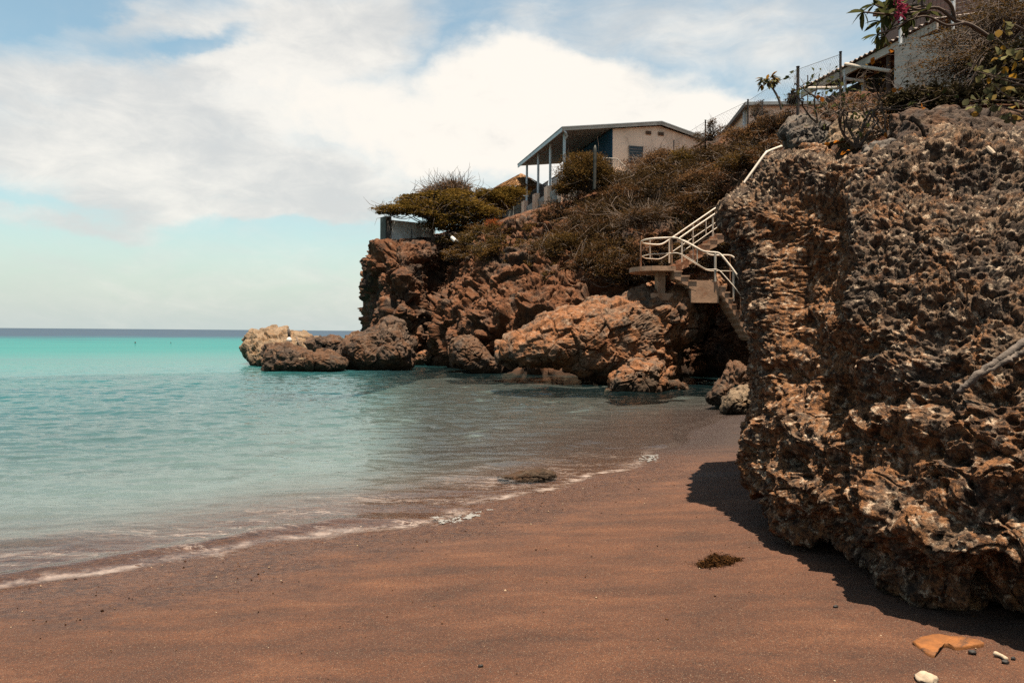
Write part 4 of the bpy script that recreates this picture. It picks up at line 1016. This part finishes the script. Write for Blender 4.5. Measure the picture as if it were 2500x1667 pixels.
for x, y0, y1, r_ in ((1836, 424, 475, .024), (1886, 367, 400, .03)):
    mb = MB(); mb.tube([at(x, y0, 23.7), at(x, y1, 23.7)], r_, 8); mb.build('post', M['railpaint'], up_rail)

# ------------------------------------------------------------------ small peach house and fence on the ridge
h2 = empty('cottage', at(1830, 330, 40), 'small peach cottage with a grey roof behind the ridge fence', 'house')
O = at(1822, 262, 39); ax = Vector((.93, -.1, 0)).normalized(); ay = Vector((.1, .93, 0)).normalized()
e2 = at(1745, 322, 47)-at(1820, 256, 39); e2.z = 0; ay = e2.normalized(); ax = Vector((ay.y, -ay.x, 0))
mb = MB(); mb.fbox(O, ax, ay, up, .15, 4.4, .1, 8.6, -3, .05); mb.build('wall', M['peach'], h2)
mb = MB(); mb.fbox(O, ax, ay, up, -.1, 4.7, -.2, 9, .06, .22); mb.build('roof', M['greyroof'], h2)
mb = MB(); mb.fbox(O, ax, ay, up, .0, .14, .6, .75, -3, .05); mb.build('post', M['postgrey'], h2)
mb = MB(); mb.fbox(O, ax, ay, up, -.13, -.1, -.2, 9, -.02, .2); mb.build('fascia', M['tin'], h2)

def chain(mb, a0, a1, b0, b1, step, r_):
    """diagonal wire net between bottom line a0-a1 and top line b0-b1"""
    W = (a1-a0).length; H = (b0-a0).length; nx = W/step
    def P(u, v): return a0.lerp(a1, u).lerp(b0.lerp(b1, u), v)
    k = -int(H/step)-1
    while k < nx+1:
        for s_ in (1, -1):
            u0 = k*step/W; du = H/W
            A_, B_ = (u0, u0+du) if s_ > 0 else (u0+du, u0)
            t0, t1 = 0.0, 1.0
            dA = B_-A_
            lo, hi = sorted(((0-A_)/dA, (1-A_)/dA)); t0 = max(0, lo); t1 = min(1, hi)
            if t1-t0 > .02: mb.tube([P(A_+dA*t0, t0), P(A_+dA*t1, t1)], r_, 3, False)
        k += 1
fence = empty('chain_link_fence', at(1948, 268, 30), 'sagging chain-link fence with dark posts climbing the ridge', 'fence')
FP = [(1549, 424, 383, 41, .025), (1645, 402, 343, 40.5, .03), (1722, 362, 294, 38.5, .035), (1826, 312, 244, 36, .04), (1948, 280, 164, 29, .06), (2052, 230, 128, 24, .04)]
fb = []
for x, y0, y1, d, r_ in FP:
    b, t = at(x, y0, d), at(x, y1, d); t.x, t.y = t.x, t.y; fb.append((b, t))
    mb = MB(); mb.tube([b-up*.4, t], r_, 7); mb.tube([t, t+up*.02], r_*1.25, 7); mb.build('post', M['darkpost'], fence)
mb = MB(); b, t = at(1972, 272, 28.5), at(1972, 184, 28.5); mb.tube([b, t], .022, 6); mb.build('post', M['barkpale'], fence)
mb = MB(); b, t = at(1861, 280, 34.5), at(1861, 245, 34.5); mb.tube([b, t], .03, 6); mb.build('post', M['darkpost'], fence)
for (b0, t0), (b1, t1) in zip(fb[:-1], fb[1:]):
    mb = MB(); chain(mb, b0, b1, b0.lerp(t0, .95), b1.lerp(t1, .95), .2, .0022)
    mb.tube([b0.lerp(t0, .95), b1.lerp(t1, .95)], .008, 4, False); mb.build('wire_net', M['wire'], fence)

# papaya-like tree
pt = empty('papaya_tree', at(1906, 262, 32), 'slender papaya tree leaning against the sky with a tuft of leaves', 'tree')
mb = MB(); mb.tube(curve_pts([at(1908, 268, 32), at(1902, 245, 32), at(1890, 222, 32), at(1877, 204, 32)], 5), [.06-.0015*i for i in range(16)], 8); mb.build('trunk', M['barkpale'], pt)
def lobed(mb_V, mb_F, c, d, nrm_, L_, W_, R_):
    """broad leaf: folded ellipse fan"""
    d = d.normalized(); s_ = d.cross(nrm_)
    if s_.length < 1e-4: s_ = d.orthogonal()
    s_.normalize(); n2 = s_.cross(d)
    b = len(mb_V); k = 5
    prof = (0.12, .75, 1.0, .8, .0)
    for i in range(k):
        t = i/(k-1); m_ = c+d*L_*t-n2*L_*.18*t*t
        for q in (-1, 0, 1): mb_V.append(tuple(m_+s_*W_*.5*prof[i]*q+n2*(W_*.16*prof[i]*abs(q))))
    for i in range(k-1):
        for q in (0, 1): mb_F.append((b+i*3+q, b+i*3+q+1, b+(i+1)*3+q+1, b+(i+1)*3+q))
def leaf_obj(V, F, mat, parent, name='leaves', per=8, seed=0):
    R_ = np.random.RandomState(seed); n = len(F)//per
    link(name, mesh_np(name, np.array(V), np.array(F), mat, True, {'rnd': ('FACE', np.repeat(R_.rand(n), per))}), parent)
V, F_ = [], []; R_ = np.random.RandomState(8); tp = at(1876, 203, 32); st = MB()
for k in range(13):
    a_ = k*2.4; el_ = R_.uniform(-.25, .7); dv = Vector((math.cos(a_), math.sin(a_)*.8, el_)).normalized()
    L_ = R_.uniform(.14, .36); e_ = tp+dv*L_; st.tube([tp, tp+dv*L_*.6+up*.06, e_], .012, 4)
    for q in range(7):
        dd = (dv+Vector(R_.normal(size=3))*.8+Vector((0, 0, -.5))).normalized(); lobed(V, F_, e_, dd, up, R_.uniform(.2, .36), .13, R_)
leaf_obj(V, F_, M['seagrape'], pt, 'leaves'); st.build('leaf_stalks', M['barkpale'], pt)

# ------------------------------------------------------------------ open shelter with corrugated roof
sh_ = empty('shelter', at(2100, 215, 24), 'open timber shelter with a rusty corrugated roof above the slope', 'shelter')
P0 = at(2290, 52, 20.6); P1 = at(1958, 218, 26.6); P1.z = P0.z = at(2210, 96, 22).z
ev = (P1-P0); Lr = ev.length; ev.normalize(); rv = Vector((ev.y, -ev.x, 0)); rv = rv if rv.x > 0 else -rv
mb = MB(); n = 110
V = []
for k in range(n+1):
    p = P0+ev*Lr*k/n; zz = .035*math.sin(k*math.pi/2*1.0)
    V.append(p+up*(zz)-rv*.15); V.append(p+rv*4.0+up*(.9+zz)); V.append(p+up*(zz-.02)-rv*.15); V.append(p+rv*4.0+up*(.88+zz))
F_ = []
for k in range(n):
    a_ = 4*k; F_ += [(a_, a_+1, a_+5, a_+4), (a_+2, a_+6, a_+7, a_+3), (a_, a_+4, a_+6, a_+2)]
mb.add(V, F_); mb.build('corrugated_roof', M['tin'], sh_)
mb = MB(); mb.fbox(P0, ev, rv, up, 0, Lr, -.06, .02, -.28, -.06); mb.build('eave_beam', M['roofpaint'], sh_)
mb = MB()
for k in range(7): mb.fbox(P0+ev*(.4+k*Lr/7), ev, rv+up*.22, up, 0, .08, .02, 1.88, -.16, -.04)
mb.build('rafters', M['bark'], sh_)
for px, d, y0, y1, r_ in ((2063, 24.3, 215, 155, .09), (2107, 24.5, 225, 165, .09), (2168, 22.6, 235, 120, .11)):
    mb = MB(); b = at(px, y0, d); mb.tube([b-up*.5, Vector((b.x, b.y, P0.z-.1))], r_*.6, 8); mb.build('post', M['postgrey'] if px < 2150 else M['bark'], sh_)
mb = MB(); b = P0+rv*3.6+up*(.6); mb.fbox(P0+rv*1.9, ev, rv, up, -1, Lr+1.5, 0, .15, -3.0, .25); mb.build('back_wall', M['bark'], sh_)
for A_, B_, nm in (((2064, 157, 24.1), (2174, 174, 22.3), 'top_rail'), ((1975, 216, 25.8), (2045, 215, 24.4), 'side_rail'), ((2066, 193, 24.1), (2110, 199, 23.8), 'lower_rail')):
    mb = MB(); mb.tube([at(*A_), at(*B_)], .055, 8); mb.build(nm, M['railpaint'], sh_)

# white retaining wall
zt = at(2175, 110, 16).z
A0 = at_z(2174, 16, zt); A1 = at_z(2560, 13.9, zt); ax = (A1-A0); wl_ = ax.length; ax.normalize(); ay = Vector((-ax.y, ax.x, 0))
mb = MB(); n = 24; V = []; F_ = []
for k in range(n+1):
    p = A0+ax*wl_*k/n; zb = -(1.5+.6*k/n+.05*math.sin(k*1.7)); rt = -.06 if k == 0 else 0
    V += [p+up*rt, p+ay*.2+up*rt, p+up*zb, p+ay*.2+up*zb]
for k in range(n):
    a_ = 4*k; F_ += [(a_, a_+4, a_+5, a_+1), (a_, a_+2, a_+6, a_+4), (a_+1, a_+5, a_+7, a_+3)]
F_ += [(0, 1, 3, 2)]
mb.add(V, F_); tag(mb.build('retaining_wall', M['white']), 'rounded white plastered wall half hidden by brown twigs', 'wall')
wf = empty('wire_fence', at(2188, 105, 16.2), 'upright wire panel fence with grey posts on top of the white wall', 'fence')
q = []
for px, d in ((2188, 16.1), (2315, 15.3), (2480, 14.6)):
    b = at_z(px, d, zt); mb = MB(); mb.tube([b-up*.1, b+up*.95], .038, 8); mb.build('post', M['postgrey'], wf); q.append(b)
for a_, b_ in zip(q[:-1], q[1:]):
    mb = MB()
    for k in range(1, 10): mb.tube([a_.lerp(b_, 0)+up*k*.095, a_.lerp(b_, 1)+up*k*.095], .005, 3, False)
    m_ = int((b_-a_).length/.075)
    for k in range(1, m_): p = a_.lerp(b_, k/m_); mb.tube([p+up*.05, p+up*.92], .005, 3, False)
    mb.build('wire_panel', M['darkpost'], wf)
mb = MB(); p = at(2262, 60, 24); mb.fbox(p, Vector((1, 0, 0)), Vector((0, 1, 0)), up, 0, 5, 0, 3, -1, 1.6)
mb.fbox(p, Vector((1, 0, 0)), Vector((0, 1, 0)), up, -.2, 5.2, -.2, 3.2, 1.6, 1.75)
tag(mb.build('garden_house', mat_plain('pink_plaster', (.25, .15, .12), .85, .15, 2, None, 0, .003)), 'pinkish house wall glimpsed behind the wire panel fence', 'house')

# ------------------------------------------------------------------ near shrubs, upper right
def grow(mb, p, d, L_, r_, depth, R_, tips, spread=.6, segs=4, mids=None):
    pts = [p]; rr = [r_]
    for i in range(segs):
        d = (d+Vector(R_.normal(size=3))*.22+Vector((0, 0, .05))).normalized(); pts.append(pts[-1]+d*L_/segs); rr.append(r_*(1-.45*(i+1)/segs))
    mb.tube(pts, rr, 5 if depth > 1 else 3, False)
    if mids is not None: mids += [(q, d) for q in pts[2:]]
    if depth == 0: tips.append((pts[-1], d)); return
    for k in range(R_.randint(2, 4)):
        b = pts[R_.randint(max(1, segs-2), segs+1)]
        dd = (d+Vector(R_.normal(size=3))*spread).normalized()
        grow(mb, b, dd, L_*R_.uniform(.55, .85), r_*.55, depth-1, R_, tips, spread, segs, mids)
def bare_shrub(name, label, base, dirs, L_, r_, depth, seed, leafmat, nleaf, lsize, cat='shrub', bark='bark', spread=.6, lw=.55):
    R_ = np.random.RandomState(seed); root = empty(name, base, label, cat); mb = MB(); tips = []; mids = []
    for d in dirs: grow(mb, Vector(base), Vector(d).normalized(), L_, r_, depth, R_, tips, spread, 4, mids)
    mb.build('branches', M[bark], root)
    V, F_ = [], []
    src = tips+mids[len(mids)//3:]
    for k in range(nleaf):
        p, d = src[R_.randint(len(src))]; dd = (d+Vector(R_.normal(size=3))*.9).normalized()
        l = lsize*R_.uniform(.6, 1.2); lobed(V, F_, p, dd, Vector(R_.normal(size=3)), l, l*lw, R_)
    if nleaf: leaf_obj(V, F_, M[leafmat], root, 'leaves', seed=seed)
    return root, tips
k = 12/FPX
bs, tips = bare_shrub('bare_shrub', 'bare thorny shrub with a few orange leaves on the rocky slope', at(2093, 362, 12), [(-.25, .1, 1), (.3, 0, 1), (-.9, 0, .55), (.75, .1, .75)], .62, .03, 4, 51, 'greenleaf', 70, .09, spread=.65)
V, F_ = [], []; R_ = np.random.RandomState(2)
for px, py in ((2170, 117), (2135, 141), (2190, 225), (2162, 320), (2250, 266), (2035, 350), (2072, 365), (2000, 240)):
    p = at(px, py, 11.8)
    for q in range(2): lobed(V, F_, p+Vector(R_.normal(size=3))*.02, Vector(R_.normal(size=3)), Vector(R_.normal(size=3)), .09, .07, R_)
leaf_obj(V, F_, M['orangeleaf'], bs, 'orange_leaves')
bare_shrub('bare_shrub', 'thin leafless bush below the shelter rails', at(1995, 300, 15), [(-.3, .1, 1), (.4, 0, 1), (-.8, 0, .5)], .7, .022, 4, 52, 'greenleaf', 120, .09, spread=.7)
bare_shrub('bare_shrub', 'brown twiggy bush beside the left end of the white wall', at(2165, 335, 12.6), [(-.2, .1, 1), (.4, 0, 1), (0, 0, 1), (.8, 0, .6)], .62, .022, 4, 53, 'olive', 140, .06, spread=.7)
# trailing twig bush over the white wall
bush('trailing_shrub', 'fine-twigged brown shrub trailing across the white wall', 'shrub', at(2440, 110, 13.2),
     [E(2330, 110, 130, 34, 13.4, .4), E(2420, 60, 110, 40, 13.6, .6), E(2300, 165, 110, 28, 13.2, .4), E(2400, 150, 110, 50, 13, .5), E(2480, 40, 90, 50, 13.2, .6), E(2440, 20, 100, 30, 14, .6)],
     9000, .05, M['olive'], .012, 240, 54, 2.6, subtw=4, spread=.25)
bush('dark_shrub', 'undergrowth below the white wall, coloured dark for the shade there', 'shrub', at(2320, 290, 12.4),
     [E(2290, 245, 110, 36, 12.8, .5), E(2400, 250, 130, 50, 12.4, .5), E(2480, 180, 90, 90, 12.6, .5), E(2220, 250, 50, 26, 12.8, .4)], 16000, .07, M['darkleaf'], .012, 80, 55, 1.8, spread=.3)  # leaf colour near black to carry the shade below the wall
# round-leaved shrub
R_ = np.random.RandomState(61)
root = empty('sea_grape', at(2480, 300, 9.6), 'round-leaved seagrape shrub hanging at the right edge above the ledge', 'shrub'); mb = MB(); V, F_ = [], []
for px, py, px2, py2 in ((2520, 200, 2400, 175), (2520, 210, 2430, 220), (2520, 170, 2430, 90), (2530, 90, 2460, 65), (2500, 250, 2380, 245), (2510, 280, 2350, 262), (2520, 300, 2440, 280), (2520, 130, 2440, 140), (2520, 215, 2370, 170), (2515, 260, 2420, 200), (2520, 290, 2480, 250)):
    a_, b_ = at(px, py, 9.6), at(px2, py2, 9.7); m_ = a_.lerp(b_, .5)+Vector(R_.normal(size=3))*.06
    cp = curve_pts([a_, m_, b_], 5); mb.tube(cp, [.014-.001*i for i in range(len(cp))], 5)
    for q in range(9):
        p = cp[R_.randint(4, len(cp))]+Vector(R_.normal(size=3))*.05
        l = R_.uniform(.07, .13); lobed(V, F_, p, Vector(R_.normal(size=3))+Vector((-.3, 0, .2)), Vector(R_.normal(size=3))+Vector((0, -.6, .4)), l, l*.85, R_)
mb.build('branches', M['barkpale'], root); leaf_obj(V, F_, M['seagrape'], root, seed=4)
# frangipani branch
R_ = np.random.RandomState(62)
root = empty('frangipani', at(2300, 45, 11.5), 'frangipani branches with long leaves and pink blossom against the sky', 'tree'); mb = MB(); V, F_ = [], []; VP, FP_ = [], []
B0 = at(2330, 40, 11.6)
ends = [(2108, 30), (2135, 12), (2160, 22), (2150, 52), (2142, 85), (2165, 38), (2200, 18), (2225, 40), (2175, 5), (2240, 10), (2210, 55), (2260, 30), (2160, 88), (2190, -10), (2250, -15), (2180, 30)]
mb.tube(curve_pts([at(2420, 95, 12.2), at(2370, 62, 11.9), at(2330, 50, 11.6), at(2290, 20, 11.5), at(2240, 24, 11.5), at(2200, 8, 11.5)], 4), [.036-.001*i for i in range(21)], 7)
mb.tube(curve_pts([at(2350, 56, 11.7), at(2310, 62, 11.5), at(2262, 40, 11.3), at(2215, 52, 11.4)], 4), [.024-.001*i for i in range(13)], 6)
mb.tube(curve_pts([at(2330, 48, 11.6), at(2320, 10, 11.5), at(2280, -20, 11.3)], 4), [.03-.001*i for i in range(9)], 6)
for px, py in ends:
    t = at(px, py, 11.5+R_.uniform(-.25, .25)); s_ = at(2215+R_.uniform(-15, 70), 20+R_.uniform(-10, 14), 11.5)
    cp = curve_pts([s_, s_.lerp(t, .5)-up*R_.uniform(0, .08), t], 4); mb.tube(cp, [.02-.001*i for i in range(len(cp))], 5)
    for q in range(9):
        dd = ((t-s_).normalized()*.6+Vector(R_.normal(size=3))*.75).normalized(); l = R_.uniform(.16, .27); lobed(V, F_, t, dd, up+Vector(R_.normal(size=3))*.3, l, l*.28, R_)
for px, py in ((2192, 12), (2205, 14), (2198, 8), (2194, 38), (2189, 42), (2201, 20)):
    c = at(px, py, 11.25)
    for q in range(12): lobed(VP, FP_, c+Vector(R_.normal(size=3))*.035, Vector(R_.normal(size=3)), Vector(R_.normal(size=3)), .055, .04, R_)
mb.build('branches', M['bark'], root, True); leaf_obj(V, F_, M['greenleaf'], root, seed=6); leaf_obj(VP, FP_, M['pink'], root, 'blossom')

# ------------------------------------------------------------------ things lying on rock and sand
def onrock(px, py, off=.03):
    h = None
    while h is None: h, n = hit(ROCK_BVH, px, py); py += 4
    return h-ray(px, py-4).normalized()*off
R_ = np.random.RandomState(71)
log = empty('driftwood', onrock(2420, 885, .1), 'grey bleached driftwood limb lying diagonally across the outcrop', 'driftwood')
for pts, r0, nm in (([(2338, 958), (2375, 925), (2420, 893), (2450, 872), (2500, 835), (2560, 800)], .023, 'limb'), ([(2400, 915), (2445, 888), (2480, 868), (2520, 850)], .016, 'side_limb')):
    cp = curve_pts([onrock(x, y, .14) for x, y in pts], 7); mb = MB()
    mb.tube([p+Vector(R_.normal(size=3))*.004 for p in cp], [r0*(.55+.45*min(1, i/8))*(1+.05*math.sin(i*.7)) for i in range(len(cp))], 12); mb.build(nm, M['wood'], log, True)
mb = MB(); mb.tube([onrock(2411, 360, .12), onrock(2420, 369, .1), onrock(2428, 376, .1)], [.016, .018, .012], 8); tag(mb.build('bleached_stick', M['coral']), 'short bleached stick on the top of the outcrop', 'stick')

def ground(px, py):
    v = ray(px, py); p = onz(px, py, .3)
    for _ in range(4):
        z, _d = sand_z(np.array([p.x]), np.array([p.y])); p = onz(px, py, float(z[0]))
    return p
def pebble(name, label, px, py, wpx, hpx, mat, seed, cat='pebble', group=None, sq=.6, rot=0, amp=.25):
    p = ground(px, py); d = p.y; k = d/FPX; rx = wpx/2*k; rz = hpx/2*k
    bm_n = 24; th = np.linspace(0, math.pi, 14); ph = np.linspace(0, 2*math.pi, bm_n, endpoint=False)
    T, H = np.meshgrid(ph, th, indexing='ij')
    D_ = np.stack([np.sin(H)*np.cos(T), np.sin(H)*np.sin(T), np.cos(H)], -1).reshape(-1, 3)
    q = 1+amp*fbm((D_*1.3+seed*7.1).astype(np.float32), 3)
    V = D_*q[:, None]*np.array((rx, rx*sq, rz)); c_, s_ = math.cos(rot), math.sin(rot)
    V = np.stack([V[:, 0]*c_-V[:, 2]*s_*0-V[:, 1]*s_, V[:, 0]*s_+V[:, 1]*c_, V[:, 2]], 1)
    V += np.array((p.x, p.y, p.z+rz*.55))
    o = link(name, mesh_np(name, V, grid_faces(bm_n, 14, True), mat, True)); tag(o, label, cat, group)
g_ = 'dark pebbles on the sand'
pebble('pebble', 'small black pebble just outside the shadow edge', 2040, 1482, 13, 8, M['pebble'], 1, group=g_)
pebble('pebble', 'black pebble on its own near the bottom middle of the sand', 1174, 1627, 13, 8, M['pebble'], 2, group=g_)
pebble('pebble', 'largest black pebble, right below the flat orange stone', 2374, 1595, 20, 13, M['pebble'], 3, group=g_)
pebble('pebble', 'black pebble right beside the bleached coral finger', 2474, 1610, 12, 10, M['pebble'], 4, group=g_)
pebble('pebble', 'black lump standing in for the shadow of the bleached coral finger', 2455, 1618, 18, 10, M['pebble'], 9, group=g_)  # dark lump added in place of the coral finger's shadow
pebble('coral_stone', 'rounded cream coral stone at the bottom edge of the sand', 2262, 1664, 50, 30, M['coral'], 5, 'stone', sq=.9, amp=.35)
p0, p1, p2 = ground(2428, 1600), ground(2445, 1607), ground(2458, 1615)
mb = MB(); mb.tube(curve_pts([p0+up*.012, p1+up*.014, p2+up*.012], 5), [.012, .014, .013, .011, .0105, .0105, .01, .0105, .011, .012, .008], 9)
tag(mb.build('coral_finger', M['coral'], None, True), 'bleached finger of coral lying on the sand', 'coral')
# flat orange stone
op = [(2228, 1572), (2250, 1560), (2285, 1554), (2320, 1558), (2360, 1562), (2398, 1571), (2398, 1578), (2370, 1582), (2335, 1586), (2310, 1580), (2285, 1586), (2282, 1606), (2260, 1598), (2248, 1588)]
gp = [ground(*p) for p in op]; cen = sum(gp, Vector())/len(gp)
ring = curve_pts(gp+[gp[0]], 4)[:-1]; mb = MB(); n = len(ring); R_ = np.random.RandomState(4)
for s_, dz in ((1.0, -.01), (1.0, .012), (.95, .019), (.7, .022), (.1, .021)):
    for p in ring: q = cen.lerp(p, s_)+Vector((R_.normal()*.0015, R_.normal()*.0015, dz+.004*float(perlin(np.array([[p.x*14, p.y*14, s_*3]]))[0]))); mb.V.append(tuple(q))
for r_ in range(4):
    for k_ in range(n): mb.F.append((r_*n+k_, r_*n+(k_+1) % n, (r_+1)*n+(k_+1) % n, (r_+1)*n+k_))
mb.F.append(tuple(4*n+k_ for k_ in range(n)))
tag(mb.build('flat_stone', M['orange_stone'], None, True), 'flat orange-brown stone at the edge of the deep shadow', 'stone')
# shell grit scattered on the sand
R_ = np.random.RandomState(90); n_ = 3600
gx = R_.uniform(-4.5, 3.2, n_); gy = R_.uniform(2.9, 9.5, n_); gz, gd = sand_z(gx, gy); ok = (gd > -.25) & ((gd < .5+.9*R_.rand(n_)) | (R_.rand(n_) < .12)); gx, gy, gz = gx[ok], gy[ok], gz[ok]; n_ = len(gx)
oc = np.array([(1, 0, 0), (0, 1, 0), (-1, 0, 0), (0, -1, 0), (0, 0, 1), (0, 0, -1)], float)
of = np.array([(0, 1, 4), (1, 2, 4), (2, 3, 4), (3, 0, 4), (1, 0, 5), (2, 1, 5), (3, 2, 5), (0, 3, 5)])
sz = R_.gamma(2.0, .0017, n_)+.0014; V = oc[None]*(sz[:, None]*R_.uniform(.6, 1.4, (n_, 3)))[:, None, :]*np.array((1, 1, .7))+np.stack([gx, gy, gz+.004], 1)[:, None, :]
F_ = (of[None]+6*np.arange(n_)[:, None, None]).reshape(-1, 3)
gm = mat_leaf('shell_grit', [(.015, .009, .006), (.05, .022, .011), (.12, .06, .03), (.42, .32, .22)], .0)
tag(link('shell_grit', mesh_np('shell_grit', V.reshape(-1, 3), F_, gm, True, {'rnd': ('FACE', np.repeat(R_.rand(n_), 8))})), 'fine shell grit and coral crumbs strewn over the sand', 'shell grit', kind='stuff')
# dried seaweed
R_ = np.random.RandomState(14); c0 = ground(1750, 1374); k_ = c0.y/FPX
n_ = 5200; t = R_.rand(n_)*2-1
P = np.stack([c0.x+t*54*k_+R_.normal(size=n_)*6*k_, c0.y+(t*.26+R_.normal(size=n_)*.10)*(1-.5*np.abs(t))*.55, c0.z+.006+np.abs(R_.normal(size=n_))*.018*(1.1-np.abs(t))], 1)
P += np.stack([perlin(P*9), perlin(P*9+7), np.zeros(n_)], 1)*.05
V, F_, r_ = leaf_quads(P, .03, 5, .4, 9)
tag(link('seaweed_clump', mesh_np('seaweed_clump', V, F_, M['weed'], False, {'rnd': ('FACE', r_)})), 'tangled clump of dried seaweed on the brown sand', 'seaweed')
# mooring post and float on the far rock
mp = at(706, 835, 39.6)
mb = MB(); mb.tube([mp-up*.1, at(706, 815, 39.6), at(704, 803, 39.6)], [.09, .08, .06], 8); ob = mb.build('mooring_post', M['darkpost'], None, True); tag(ob, 'dark stump of a mooring post on the pale sea boulder', 'post')
mb = MB(); mb.tube([at(706, 838, 39.1), at(706, 834, 39.1), at(706, 827, 39.1), at(706, 823, 39.1)], [.06, .14, .13, .05], 10); tag(mb.build('float_buoy', M['plastic'], None, True), 'grubby white float hanging on the pale sea boulder', 'buoy')
mb = MB(); mb.tube([at(723, 822, 39), at(733, 846, 38.6)], .035, 6); tag(mb.build('weathered_stick', M['barkpale'], None, True), 'pale stick leaning between the sea rocks', 'stick')

# swimmers
def swimmer(px, py, label, s_, rot):
    p = onz(px, py, 0.0)
    if p.y > 120: p = CAM.lerp(p, 105/p.y); p.z = 0
    root = empty('person', p, label, 'person')
    n = 20; prof = [(-.75, .12, .1), (-.55, .16, .11), (-.3, .17, .11), (-.12, .2, .11), (-.02, .2, .1), (.035, .13, .08), (.06, .062, .06), (.11, .06, .06), (.14, .075, .085), (.2, .085, .1), (.27, .088, .105), (.33, .075, .09), (.37, .04, .05), (.38, .005, .005)]
    V = []
    for z, a_, b_ in prof:
        for k in range(n):
            t = 2*math.pi*k/n; nose = .025 if (abs(z-.22) < .04 and k == 15) else 0
            V.append((p.x+a_*math.cos(t)*s_, p.y+(b_+nose)*math.sin(t)*s_, z*s_-.10))
    F_ = grid_faces(len(prof), n); I = np.arange(len(prof)*n).reshape(len(prof), n); Iw = np.hstack([I, I[:, :1]])
    F_ = np.stack([Iw[:-1, :-1], Iw[:-1, 1:], Iw[1:, 1:], Iw[1:, :-1]], -1).reshape(-1, 4)
    link('body', mesh_np('body', np.array(V), F_, M['skin'], True), root)
    hp = [(.19, .075, .09), (.25, .096, .112), (.31, .095, .108), (.36, .07, .08), (.395, .01, .01)]; V = []
    for z, a_, b_ in hp:
        for k in range(n):
            t = 2*math.pi*k/n; V.append((p.x+a_*math.cos(t)*s_, p.y+(b_*math.sin(t)+.012)*s_, z*s_-.095))
    I = np.arange(len(hp)*n).reshape(len(hp), n); Iw = np.hstack([I, I[:, :1]])
    F_ = np.stack([Iw[:-1, :-1], Iw[:-1, 1:], Iw[1:, 1:], Iw[1:, :-1]], -1).reshape(-1, 4)
    link('hair', mesh_np('hair', np.array(V), F_, M['hair'], True), root)
swimmer(330, 838, 'dark-haired person upright in the far water, left of the two swimmers', .8, 0)
swimmer(417, 837.5, 'person low in the far water, right of the two swimmers', .6, 0)

# ------------------------------------------------------------------ render settings
vs = sc.view_settings; vs.view_transform = 'Standard'; vs.look = 'None'; vs.exposure = 1.75; vs.gamma = 1
sc.cycles.use_denoising = False
sc.cycles.max_bounces = 5; sc.cycles.diffuse_bounces = 2; sc.cycles.glossy_bounces = 3; sc.cycles.transparent_max_bounces = 8
sc.cycles.caustics_reflective = False; sc.cycles.caustics_refractive = False
